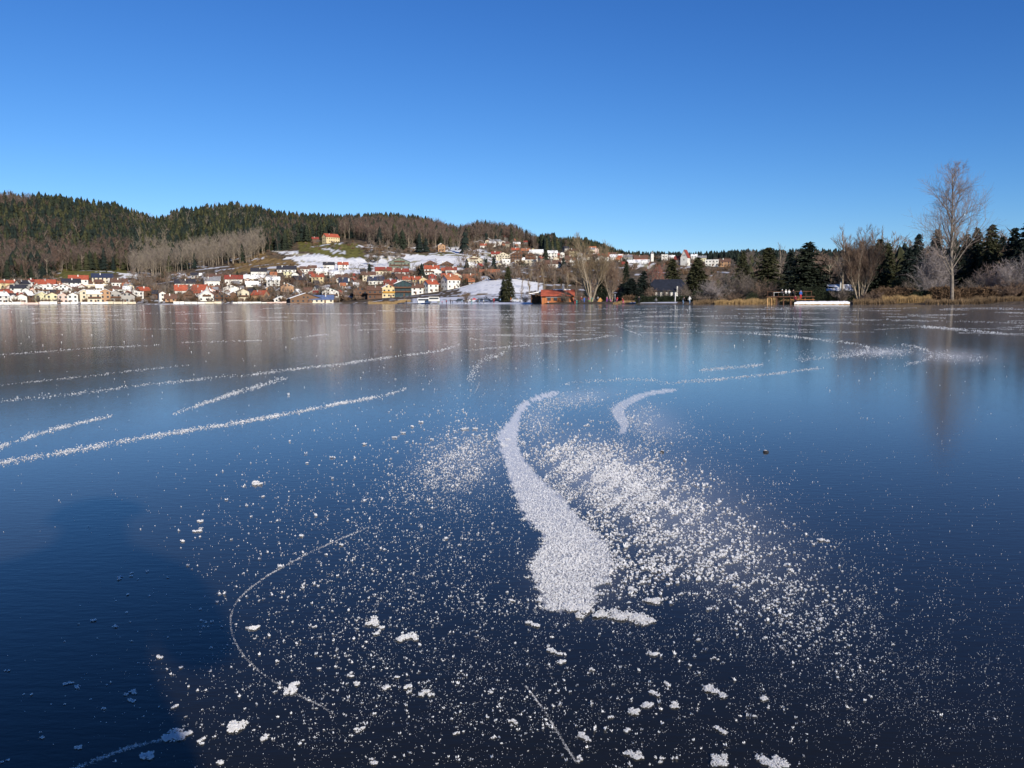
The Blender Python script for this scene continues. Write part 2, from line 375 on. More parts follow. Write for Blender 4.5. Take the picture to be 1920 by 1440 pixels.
# ------------------------------------------------------------------ the ice sheet
def ice():
    cols = np.concatenate([np.radians(np.arange(-180, -40, 5.0)), azim(np.arange(-210, 2131, 3.0)), np.radians(np.arange(45, 180, 5.0))])
    infov = np.concatenate([np.arange(-180, -40, 5.0) * 0 - 3000, np.arange(-210, 2131, 3.0), np.arange(45, 180, 5.0) * 0 + 3000])
    rows_y = np.arange(1560, 571, -3.0)
    dbase = (EYE * F / (rows_y - 565.9))                   # approx range of rows
    dbase = np.concatenate([[.001, .25, .5], EYE / np.tan(np.arctan((rows_y - 720) / F) + PITCH)])
    dbase = np.unique(np.concatenate([dbase, np.geomspace(60, 1, 2)]))
    dbase = dbase[dbase < 118]
    S = np.where(infov < -2500, 600, np.where(infov > 2500, 120, shore(infov))) + 4
    S[:20] = np.linspace(150, 600, 20); S[-20:] = np.linspace(120, 150, 20)
    far = np.geomspace(1, 1, 1)
    R = np.array([np.concatenate([dbase, 119 + (np.linspace(0, 1, 26) ** 1.3) * (s - 119)]) for s in S])
    A = cols[:, None]; X = np.sin(A) * R; Y = np.cos(A) * R
    P = np.stack([X, Y, np.zeros_like(X)], -1)
    q = P - np.array([0, 0, EYE]); zc = q @ fw; ok = zc > .2
    px = np.where(ok, CX + F * (q @ RT) / np.where(ok, zc, 1), -9999); py = np.where(ok, CY - F * (q @ UP) / np.where(ok, zc, 1), -9999)
    fr = np.zeros_like(px)
    def gb(cx, cy, sx, sy, ang, a):
        c, s = cos(radians(ang)), sin(radians(ang)); u = (px - cx) * c + (py - cy) * s; v = -(px - cx) * s + (py - cy) * c
        return a * np.exp(-.5 * ((u / sx) ** 2 + (v / sy) ** 2))
    inS = inpoly(px + rng.normal(0, 2, px.shape), py + rng.normal(0, 2, px.shape), S_CARPET)
    fr = np.maximum(fr, inS * np.clip(.66 + (860 - py) / 700, .34, .74))
    fr = np.maximum(fr, inpoly(px, py, C_CARPET) * .5)
    for a in [(1150, 895, 110, 42, 18, .30), (1270, 960, 140, 60, 30, .20), (880, 855, 60, 38, -10, .12), (1215, 790, 45, 22, 20, .20),
              (1080, 745, 50, 10, -5, .2), (1010, 790, 25, 25, 0, .16), (1790, 668, 45, 9, 3, .30), (1650, 660, 40, 6, 0, .3), (1100, 1080, 60, 40, 0, .1), (400, 720, 300, 60, -10, .03)]:
        fr = np.maximum(fr, gb(*a))
    # thin frost sheen: far ice holds a patchy crust, clearer in the near part
    Ys = np.clip((680 - py) / 100, 0, 1)
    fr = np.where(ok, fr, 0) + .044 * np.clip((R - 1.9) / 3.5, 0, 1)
    V = P.reshape(-1, 3); nx, ny = R.shape; idx = np.arange(nx * ny).reshape(nx, ny)
    nxt = np.concatenate([np.arange(1, nx), [0]])
    Fc = np.stack([idx[:, :-1], idx[nxt][:, :-1], idx[nxt][:, 1:], idx[:, 1:]], -1).reshape(-1, 4)[:, ::-1]
    m = bpy.data.materials.new('lake_ice'); m.use_nodes = True; nt = m.node_tree; nt.nodes.clear()
    N = nt.nodes.new; Lk = nt.links.new
    tc = N('ShaderNodeTexCoord')
    b = N('ShaderNodeBsdfPrincipled'); b.inputs['IOR'].default_value = 1.32
    b.inputs['Base Color'].default_value = (.0135, .0125, .0070, 1)
    nr_ = N('ShaderNodeTexNoise'); nr_.inputs['Scale'].default_value = .8; nr_.inputs['Detail'].default_value = 3
    mr = N('ShaderNodeMapRange'); mr.inputs[3].default_value = .055; mr.inputs[4].default_value = .11
    Lk(tc.outputs['Object'], nr_.inputs['Vector']); Lk(nr_.outputs[0], mr.inputs[0]); Lk(mr.outputs[0], b.inputs['Roughness'])
    # gentle ripples frozen into the surface
    mp = N('ShaderNodeMapping'); mp.inputs['Scale'].default_value = (14, 38, 14); mp.inputs['Rotation'].default_value = (0, 0, .12)
    n1 = N('ShaderNodeTexNoise'); n1.inputs['Scale'].default_value = 1; n1.inputs['Detail'].default_value = 3; n1.inputs['Roughness'].default_value = .6
    Lk(tc.outputs['Object'], mp.inputs[0]); Lk(mp.outputs[0], n1.inputs['Vector'])
    bp = N('ShaderNodeBump'); bp.inputs['Strength'].default_value = .35; bp.inputs['Distance'].default_value = .0019
    Lk(n1.outputs[0], bp.inputs['Height']); Lk(bp.outputs[0], b.inputs['Normal'])
    # frost film
    d = N('ShaderNodeBsdfDiffuse'); d.inputs[0].default_value = (.86, .86, .87, 1)
    at_ = N('ShaderNodeAttribute'); at_.attribute_name = 'frost'
    n2 = N('ShaderNodeTexNoise'); n2.inputs['Scale'].default_value = 330; n2.inputs['Detail'].default_value = 3; Lk(tc.outputs['Object'], n2.inputs['Vector'])
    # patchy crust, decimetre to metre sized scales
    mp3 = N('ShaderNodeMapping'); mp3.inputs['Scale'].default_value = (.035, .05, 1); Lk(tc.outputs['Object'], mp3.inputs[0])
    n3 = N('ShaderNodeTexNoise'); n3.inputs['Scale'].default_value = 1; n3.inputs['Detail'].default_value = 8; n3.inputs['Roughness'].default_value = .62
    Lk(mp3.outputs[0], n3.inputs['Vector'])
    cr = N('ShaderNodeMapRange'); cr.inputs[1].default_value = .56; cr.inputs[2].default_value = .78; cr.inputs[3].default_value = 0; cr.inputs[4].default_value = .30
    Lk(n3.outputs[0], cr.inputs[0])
    ad = N('ShaderNodeMath'); ad.operation = 'ADD'; Lk(at_.outputs['Fac'], ad.inputs[0])
    pat = N('ShaderNodeAttribute'); pat.attribute_name = 'crust'
    mc = N('ShaderNodeMath'); mc.operation = 'MULTIPLY'; Lk(cr.outputs[0], mc.inputs[0]); Lk(pat.outputs['Fac'], mc.inputs[1])
    ad2 = N('ShaderNodeMath'); ad2.operation = 'ADD'; ad2.inputs[1].default_value = 0.0; Lk(mc.outputs[0], ad2.inputs[0])
    Lk(ad2.outputs[0], ad.inputs[1])
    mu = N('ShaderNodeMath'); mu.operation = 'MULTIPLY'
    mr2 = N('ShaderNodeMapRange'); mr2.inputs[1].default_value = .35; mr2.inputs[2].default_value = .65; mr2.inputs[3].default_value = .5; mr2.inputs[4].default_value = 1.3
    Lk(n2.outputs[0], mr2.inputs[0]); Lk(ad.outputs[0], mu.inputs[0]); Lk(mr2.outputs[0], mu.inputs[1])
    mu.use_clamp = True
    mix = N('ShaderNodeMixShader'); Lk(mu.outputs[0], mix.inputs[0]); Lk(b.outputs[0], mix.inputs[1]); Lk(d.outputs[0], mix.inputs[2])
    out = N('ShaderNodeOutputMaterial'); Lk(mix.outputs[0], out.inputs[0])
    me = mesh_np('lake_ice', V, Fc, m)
    a = me.attributes.new('frost', 'FLOAT', 'POINT'); a.data.foreach_set('value', fr.ravel().astype(np.float32))
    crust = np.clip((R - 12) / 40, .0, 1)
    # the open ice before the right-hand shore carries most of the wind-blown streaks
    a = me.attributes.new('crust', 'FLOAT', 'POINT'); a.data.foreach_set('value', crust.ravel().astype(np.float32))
    o = obj('lake_ice', me); o['kind'] = 'structure'
ice()

# ------------------------------------------------------------------ forest on the hills
def tpl_conifer(seed, tiers=6, pts=7):
    """unit tree (height 1, radius ~.2): jagged tiers"""
    r = np.random.default_rng(seed); V = []; Fc = []
    for t in range(tiers):
        f = t / tiers; z1 = 1.0 - (1 - f) * .0 if t == 0 else 1 - f * .88; zt = z1 + .02; zb = z1 - .24 - .06 * r.random()
        rad = .05 + .17 * (f + 1 / tiers) ** .85
        k = len(V); V.append((r.normal(0, .01), r.normal(0, .01), zt))
        n = pts * 2; ph = r.random() * 6
        for i in range(n):
            rr = rad * (1.0 + .3 * r.random() if i % 2 == 0 else .55); zz = zb + (0 if i % 2 == 0 else .07) + r.normal(0, .02)
            V.append((rr * cos(ph + 2 * pi * i / n), rr * sin(ph + 2 * pi * i / n), zz))
        for i in range(n): Fc.append((k, k + 1 + i, k + 1 + (i + 1) % n))
    V = np.array(V); Fc = np.array(Fc)
    k = len(V); tr = np.array([(-.014, 0, 0), (.012, -.01, 0), (.0, .014, 0), (0, 0, .5)]); V = np.concatenate([V, tr])
    Fc = np.concatenate([Fc, [[k, k + 1, k + 3], [k + 1, k + 2, k + 3], [k + 2, k, k + 3]]])
    return V, Fc, np.array([0] * (len(Fc) - 3) + [1] * 3)
def sliver(p, q, w, r):
    """thin triangle pair from p to q"""
    d = q - p; a = np.cross(d, r.normal(0, 1, 3)); a /= np.linalg.norm(a) + 1e-9
    return [p - a * w, p + a * w, q]
def tpl_bare(seed, wide=.22, tr=.010, nb=16, nt=9):
    r = np.random.default_rng(seed); V = []; mi = []
    def add(t, m): V.extend(t); mi.append(m)
    top = np.array([r.normal(0, .03), r.normal(0, .03), .95])
    for k in range(3):
        a = 2 * pi * k / 3; p = np.array([tr * cos(a), tr * sin(a), 0]); q = np.array([tr * cos(a + 2.1), tr * sin(a + 2.1), 0])
        add([p, q, top], 0)
    for b in range(nb):
        z = .28 + .62 * (b + r.random()) / nb; p = top * (z / .95); a = r.random() * 2 * pi
        L = (.16 + .2 * (1 - abs(z - .55))) * (.7 + .6 * r.random()); up = .55 + .5 * r.random()
        q = p + np.array([cos(a) * wide * 2.2, sin(a) * wide * 2.2, up]) / 1.0 * L
        add(sliver(p, q, .0045, r), 0)
        for t in range(nt):
            f = .3 + .7 * r.random(); s = p + (q - p) * f; e = s + np.array([r.normal(0, .05), r.normal(0, .05), .04 + .09 * r.random()])
            add(sliver(s, e, .0045, r), 1)
    V = np.array(V); return V, np.arange(len(V)).reshape(-1, 3), np.array(mi)
def tpl_bush(seed, n=60):
    r = np.random.default_rng(seed); V = []
    for i in range(n):
        a = r.random() * 2 * pi; e = r.random() ** .6; q = np.array([cos(a) * .55 * e, sin(a) * .55 * e, (.95 - .5 * e * e) * (.7 + .35 * r.random())])
        p = q * (.15 + .55 * r.random()); p[2] *= .8
        V.extend(sliver(p, q, .030, r))
    V = np.array(V); return V, np.arange(len(V)).reshape(-1, 3), np.zeros(len(V) // 3, int)
CON = [tpl_conifer(s) for s in range(6)]; BAR = [tpl_bare(20 + s, .2 + .03 * (s % 3)) for s in range(6)]; BUS = [tpl_bush(40 + s) for s in range(4)]
FBX = [-300, 0, 60, 100, 110, 240, 250, 262, 320, 330, 380, 450, 470, 500, 545, 560, 595, 680, 700, 760, 862, 872, 884, 984, 1000, 1020, 1050, 1100, 1140, 1190, 1230, 2300]
FBY = [535, 532, 522, 521, 506, 504, 512, 545, 545, 512, 512, 508, 495, 474, 466, 452, 449, 447, 460, 462, 462, 460, 453, 456, 466, 473, 467, 470, 487, 493, 472, 472]
def bareprob(x, y):
    if 250 < x < 500 and y > np.interp(x, [250, 300, 350, 420, 480, 510], [512, 492, 480, 470, 460, 452]): return .96
    if x < 75 and y < 404: return .75
    if x <= 320 and y > 478: return .72
    if x <= 320 and y > 430: return .18
    if 640 < x < 870: return .85 if y > 432 else .12
    if 870 <= x < 1010: return .75
    if 1010 <= x < 1210: return .12
    if 500 <= x <= 640: return .22 if y > 436 else .08
    return .08
def hill_forest():
    N = 15500
    xs = rng.uniform(-280, 1260, N); ds = np.sqrt(rng.uniform(930 ** 2, 1520 ** 2, N))
    C, B = [], []
    for x, d in zip(xs, ds):
        if x > 1090 and d < 1300: continue
        z = tz(x, d); v = dirs(x, 500.0); sl_ = (z - EYE) / d
        ypx = CY - F * (sl_ - (-tan(PITCH))) / (1 + 0)          # close enough: small angles
        a = float(azim(x)); p = np.array([sin(a) * d, cos(a) * d, z]); q = p - [0, 0, EYE]; zc = q @ fw
        ypx = CY - F * (q @ UP) / zc
        if ypx > np.interp(x, FBX, FBY) + 2: continue
        (B if rng.random() < bareprob(x, ypx) else C).append((x, ypx, d, *p))
    return np.array(C), np.array(B)
CT, BT = hill_forest()
def place_forest(T, tpls, name_one, label_one, group, cat, mats_list, nind, hlo, hhi, rlo, rhi, stuffname, sink=.3):
    T = T[np.argsort(T[:, 2])]                    # nearest first
    # individuals: those that show largest: nearest ones
    H = rng.uniform(hlo, hhi, len(T)) * np.where(T[:, 0] > 1040, .72, 1.0); W = H * rng.uniform(rlo, rhi, len(T)); RO = rng.uniform(0, 6.28, len(T))
    k = rng.integers(0, len(tpls), len(T)); mk = rng.integers(0, len(mats_list), len(T))
    meshes = {}
    sel = [i for i in range(len(T)) if -20 < T[i, 0] < 1240][:nind]
    selset = set(sel)
    for i in sel:
        key = (int(k[i]), int(mk[i]))
        if key not in meshes:
            V, Fc, mi = tpls[key[0]]
            meshes[key] = mesh_np(name_one, V, Fc, mats_list[key[1]], mi)
        o = obj(name_one, meshes[key], None, (T[i, 3], T[i, 4], T[i, 5] - sink), float(RO[i])); o.scale = (W[i], W[i], H[i])
        tag(o, label_one, cat, group)
    rest = np.array([i for i in range(len(T)) if i not in selset])
    for m in range(len(mats_list)):
        parts = []
        for kk in range(len(tpls)):
            r_ = rest[(k[rest] == kk) & (mk[rest] == m)] if len(rest) else []
            if len(r_): parts.append(merge_template(tpls[kk], T[r_, 3:6] - [0, 0, sink], RO[r_], np.stack([W[r_], H[r_]], 1)))
        if parts:
            V, Fc, mi = cat_meshes(parts)
            o = obj(stuffname, mesh_np(stuffname, V, Fc, mats_list[m], mi)); tag(o, None, None, None, 'stuff')
place_forest(CT, CON, 'spruce_tree', 'dark green spruce standing in the forest on the hillside, one of many alike', 'spruces of the hillside forest', 'tree',
             [[M_NEEDLE, M_BARK], [M_NEEDLE2, M_BARK], [M_NEEDLED, M_BARK]], 140, 14, 27, .85, 1.35, 'spruce_forest')
gm = (BT[:, 0] > 250) & (BT[:, 0] < 505)
TWD = mat('twig_dark_mauve', (.105, .078, .066), .95, .3, .4); TWR = mat('twig_dark_red', (.15, .095, .075), .95, .3, .4); TWL = mat('twig_olive_grey', (.20, .17, .13), .95, .25, .4)
place_forest(BT[gm], BAR, 'bare_tree', 'pale leafless tree in the light grove above the houses, one of many alike', 'pale leafless trees of the hillside grove', 'tree',
             [[M_BARKL, TWL], [M_BARKL, M_TWIGG]], 70, 15, 24, 1.0, 1.5, 'leafless_grove')
place_forest(BT[~gm], BAR, 'bare_tree', 'leafless brown-crowned tree in the hillside forest, one of many alike', 'leafless trees of the hillside forest', 'tree',
             [[M_BARKL, TWD], [M_BARK, TWD], [M_BARK, TWR]], 90, 15, 23, 1.2, 1.8, 'leafless_forest')

def far_ridge():
    N = 2600; xs = rng.uniform(1080, 1900, N); ds = rng.uniform(2350, 2750, N); P = []
    for x, d in zip(xs, ds):
        a = float(azim(x)); P.append((x, 0, d, sin(a) * d, cos(a) * d, tz(x, d)))
    T = np.array(P); k = rng.integers(0, 6, N); H = rng.uniform(15, 27, N); parts = []
    for kk in range(6):
        m = k == kk; parts.append(merge_template(CON[kk], T[m, 3:6] - [0, 0, 1], rng.uniform(0, 6, m.sum()), np.stack([H[m] * 1.25, H[m]], 1)))
    V, Fc, mi = cat_meshes(parts); o = obj('distant_spruce_forest', mesh_np('distant_spruce_forest', V, Fc, [M_NEEDLED, M_BARK], mi)); o['kind'] = 'stuff'
far_ridge()

# bushes and garden trees between the village houses and along the slopes
def scrub():
    # (x0, x1, ylo, yhi, n, hmin, hmax, dmin, dmax)
    Z = [(-30, 300, 562, 569, 70, 3, 6.5), (320, 640, 562, 568, 70, 3, 7), (-40, 240, 536, 566, 150, 3, 6), (330, 640, 520, 566, 170, 3, 7), (640, 900, 510, 566, 190, 3, 7), (740, 900, 556, 567, 60, 3, 6), (-60, 330, 524, 570, 120, 2, 6), (250, 330, 520, 560, 60, 5, 11), (320, 640, 512, 570, 150, 2, 6), (430, 560, 470, 512, 60, 2, 5), (500, 640, 535, 566, 40, 3, 9),
         (620, 760, 520, 566, 90, 3, 8), (690, 760, 468, 500, 60, 4, 9), (740, 900, 505, 566, 130, 2, 7), (560, 690, 455, 468, 40, 2, 6),
         (700, 870, 452, 474, 190, 3, 8), (870, 1010, 455, 482, 200, 4, 10), (860, 1180, 480, 545, 260, 4, 11), (1040, 1260, 470, 500, 160, 3, 9), (960, 1100, 545, 566, 60, 3, 8),
         (540, 700, 466, 470, 14, 3, 5), (1160, 1400, 486, 520, 120, 3, 9), (-40, 120, 505, 532, 90, 3, 8)]
    parts = []; mats_ = [M_HEDGE, M_TWIGG, M_TWIG, M_HEDGEG]
    allp = {0: [], 1: [], 2: [], 3: []}; bt = []
    for x0, x1, ya, yb, n, ha, hb in Z:
        for i in range(n):
            x = rng.uniform(x0, x1); y = rng.uniform(ya, yb); d = ground_range(x, y, dmin=max(610, shore(x) + 8))
            d += rng.uniform(-3, 3); a = float(azim(x)); h = rng.uniform(ha, hb)
            p = (sin(a) * d, cos(a) * d, tz(x, d) - .2)
            if h > 5.5 and rng.random() < .6: bt.append((x, y, d, *p))
            else: allp[int(rng.choice(4, p=[.42, .3, .2, .08]))].append((*p, h))
    for m, L in allp.items():
        L = np.array(L); k = rng.integers(0, 4, len(L)); parts = []
        for kk in range(4):
            s = k == kk; parts.append(merge_template(BUS[kk], L[s, :3], rng.uniform(0, 6, s.sum()), np.stack([L[s, 3] * rng.uniform(.9, 1.7, s.sum()), L[s, 3]], 1)))
        V, Fc, mi = cat_meshes(parts); o = obj('garden_scrub', mesh_np('garden_scrub', V, Fc, [mats_[m]], mi)); o['kind'] = 'stuff'
    return np.array(bt)
GT = scrub()
place_forest(GT, BAR, 'garden_tree', 'small leafless tree growing between the village houses, one of many alike', 'leafless garden trees in the village', 'tree',
             [[M_BARKL, M_TWIGG], [M_BARK, M_TWIG]], 200, 7, 13, 1.2, 1.8, 'garden_tree_cluster')
# dark conifers one can tell apart: x, base y, height px, width factor, label
VC = [(63, 523, 22, 1.3, 'dark spruce at the edge of the left meadow, the taller of two'), (78, 527, 20, 1.6, 'broad dark spruce above the red-roofed houses at the far left'),
      (203, 514, 9, 1, 'tiny dark tree on the meadow above the navy-roofed house'), (447, 520, 12, 1.5, 'small dark spruce above the dark red roof left of the middle'),
      (508, 521, 12, 1.6, 'dark bush-like spruce right of the modern white house'), (537, 470, 30, 1.3, 'dark spruce at the left top corner of the snowy meadow'),
      (528, 470, 24, 1.3, 'lower dark spruce beside the pale bare tree on the meadow edge'),
      (694, 512, 18, 1.7, 'round dark conifer at the foot of the hedge gully'), (745, 470, 34, 1.6, 'big dark spruce on the meadow above the green chalet, left of a pair'),
      (757, 470, 38, 1.5, 'big dark spruce on the meadow above the green chalet, right of a pair'), (788, 473, 36, 1.3, 'slim dark spruce left of the small orange house on the hill'),
      (800, 472, 26, 1.5, 'bushy dark spruce next to the small orange house on the hill'), (872, 476, 42, 1.4, 'tall lone dark spruce standing on the right snowfield'),
      (785, 520, 20, 1.8, 'dark conifer between the village houses, left of the twin chalets'), (792, 522, 28, 1.3, 'taller dark conifer left of the twin chalets'),
      (876, 505, 20, 1.6, 'dark spruce right of the twin chalets'), (912, 505, 20, 1.8, 'dark spruce in the clump left of the big hotel, the left one'),
      (926, 506, 24, 1.6, 'dark spruce in the clump left of the big hotel, the right one'), (912, 458, 22, 1.6, 'dark spruce among the upper houses on the knoll'),
      (930, 458, 18, 1.6, 'dark spruce right of the upper houses on the knoll'), (1023, 498, 34, 1.4, 'dark spruce right of the hotel group'),
      (1056, 502, 20, 1.6, 'small dark spruce behind the bare poplars'), (670, 557, 14, 2.0, 'dark green shrub by the lakeside houses in the middle')]
for x, y, hp, wf, lab in VC:
    d = ground_range(x, y, 612); a = float(azim(x)); h = hp * d / F
    V, Fc, mi = CON[int(x) % 6]
    o = obj('spruce_tree', mesh_np('spruce_tree', V, Fc, [M_NEEDLE if x % 2 else M_NEEDLED, M_BARK], mi), None, (sin(a) * d, cos(a) * d, tz(x, d) - .3), x * .7)
    o.scale = (h * wf, h * wf, h); tag(o, lab, 'tree')

# ------------------------------------------------------------------ village
WIN = {}
def win_mesh(w, h):
    k = (round(w, 1), round(h, 1))
    if k not in WIN:
        b = MB(); b.box(-w / 2, w / 2, -.05, .04, 0, h, 0); WIN[k] = mesh_np('window', b.V, b.F, [M_GLASS], b.mi)
    return WIN[k]
def house(x0, x1, yt, yb, typ, wall, roof, label, d=None, snow_side=None, nwin=None, name='house', steep=None, balcony=None, cat='house', seed=0, chimney=True):
    xc = (x0 + x1) / 2
    if d is None: d = ground_range(xc, yb)
    a = float(azim(xc)); k = d / F
    w = (x1 - x0) * k; H = max(3.2, (yb - yt) * k); r = random.Random(int(xc * 7 + yb * 13 + seed))
    zb = float(zat(xc, yb, d)) if d > 605 else None
    zg = tz(xc, d)
    z0 = zg if zb is None else min(zg, zb)
    th = {'S': radians(r.uniform(-8, 8)), 'G': radians(r.uniform(-8, 8)), 'L': radians(33), 'R': radians(-33), 'F': radians(r.uniform(-6, 6))}[typ]
    if typ == 'G': W = w; L = max(9.0, w * 1.05)                 # gable towards the lake
    else:
        W = min(10.5, max(6.5, w * .62)) if typ != 'F' else min(9, w * .7)
        L = max(W * .7, (w - W * abs(sin(th))) / cos(th))
    oh = .55 if typ != 'F' else .25
    if typ == 'F': rise = .0
    else:
        pitch = radians(steep or (24 if typ == 'G' else 34)); rise = min(W / 2 * tan(pitch), H * .52)
    wh = H - rise                                                 # wall height
    root = empty(name, (sin(a) * d, cos(a) * d, z0), -a + th); tag(root, label, cat)
    hw = W / 2 - oh; hl = L / 2 - oh
    ex = (lambda u, v, z: (v, u, z)) if typ == 'G' else (lambda u, v, z: (u, v, z))   # u along the ridge, v across
    # local frame: -Y faces the lake; shift back so the front stands where it is seen
    sh = hl if typ == 'G' else hw
    def P(u, v, z):
        q = ex(u, v, z); return (q[0], q[1] + sh, q[2])
    V = [P(-hl, -hw, -1.5), P(hl, -hw, -1.5), P(hl, hw, -1.5), P(-hl, hw, -1.5), P(-hl, -hw, wh), P(hl, -hw, wh), P(hl, hw, wh), P(-hl, hw, wh)]
    Fc = [[0, 1, 5, 4], [2, 3, 7, 6], [0, 3, 2, 1]]
    if rise > 0:
        V += [P(-hl, 0, wh + rise * .96), P(hl, 0, wh + rise * .96)]; Fc += [[1, 2, 6, 9, 5], [3, 0, 4, 8, 7]]
    else: Fc += [[1, 2, 6, 5], [3, 0, 4, 7], [4, 5, 6, 7]]
    if typ == 'G': Fc = [f[::-1] for f in Fc]
    obj('wall', mesh_np('wall', V, Fc, [wallm(wall)]), root)
    rb = MB()
    rm = roofm(roof); sm = M_SNOW
    if rise > 0:
        s = rise / (hw + .0); t = .28
        for sgn in (-1, 1):
            e = (hw + oh); ze = wh + rise - s * e
            Vr = [P(-hl - oh, 0, wh + rise), P(hl + oh, 0, wh + rise), P(hl + oh, sgn * e, ze), P(-hl - oh, sgn * e, ze)]
            Vr += [(p[0], p[1], p[2] + t) for p in Vr]
            flip = (sgn < 0) ^ (typ == 'G')
            Fr = [[0, 1, 2, 3], [7, 6, 5, 4], [0, 4, 5, 1], [1, 5, 6, 2], [2, 6, 7, 3], [3, 7, 4, 0]]
            if flip: Fr = [f[::-1] for f in Fr]
            m_ = 0
            if snow_side == 'L' and ((typ == 'G' and sgn < 0) or typ in 'L'): m_ = 1
            if snow_side == 'R' and ((typ == 'G' and sgn > 0)): m_ = 1
            rb.add(Vr, Fr, m_)
    else:
        q0, q1 = P(-hl - oh, -hw - oh, wh), P(hl + oh, hw + oh, wh + .4)
        rb.box(min(q0[0], q1[0]), max(q0[0], q1[0]), min(q0[1], q1[1]), max(q0[1], q1[1]), wh + .003, wh + .4)
    ro = rb.build('roof', [rm, sm], root)
    if chimney and typ != 'F' and w > 7:
        c = MB(); u = r.uniform(-.5, .5) * hl; v = -.35 * hw; zz = wh + rise - .35 * rise
        q = P(u, v, 0); c.box(q[0] - .35, q[0] + .35, q[1] - .35, q[1] + .35, zz, zz + 1.7); c.build('chimney', [wallm('white' if r.random() < .6 else 'grey')], ro)
    # windows: front facade
    fl = max(1, min(4, int(wh / 2.5)))
    fw_ = (hw if typ == 'G' else hl) * 2
    n = nwin or max(1, min(6, int(fw_ / 3.1)))
    step = fw_ / n
    bal = balcony if balcony is not None else (typ == 'G' and wall in ('white', 'cream', 'brown', 'grey', 'yellow', 'teal', 'green') and r.random() < .6)
    for f in range(fl):
        zf = .9 + f * (wh / fl if fl > 1 else 0)
        for i in range(n):
            if r.random() < .12 and n > 2: continue
            u = -fw_ / 2 + step * (i + .5)
            o = obj('window', win_mesh(1.3, 1.35), root, (u, -.003, zf))
    if rise > 2.2 and typ == 'G':
        for u in ((-1.4, 1.4) if fw_ > 9 else (0,)): obj('window', win_mesh(1.2, 1.2), root, (u, -.003, wh + .15))
    if typ in 'LR':
        gx = -hl if typ == 'L' else hl
        for f in range(fl):
            for v in (-.45, .45):
                o = obj('window', win_mesh(1.2, 1.3), root, (gx, sh + v * hw, .9 + f * wh / fl), pi / 2)
    if bal:
        bcol = M_WOODD if wall != 'yellow' else mat('ochre_wood', (.50, .25, .04), .85)
        for f in range(1, fl + (1 if rise > 3 else 0)):
            zf = f * wh / fl + .05; b = MB(); bw = fw_ / 2 * .92 if f < fl else fw_ / 2 * .5
            b.box(-bw, bw, -1.15, -.02, zf - .15, zf); b.box(-bw, bw, -1.2, -1.1, zf, zf + .95)
            b.build('balcony', [bcol], root)
    dm = MB(); dm.box(-.55, .55, -.06, .03, 0, 2.1); dm.build('door', [M_WOODD], root, (fw_ * .5 * r.choice([-.28, .12, .3]) + step * .5 * 0, -.01, 0))
    return root

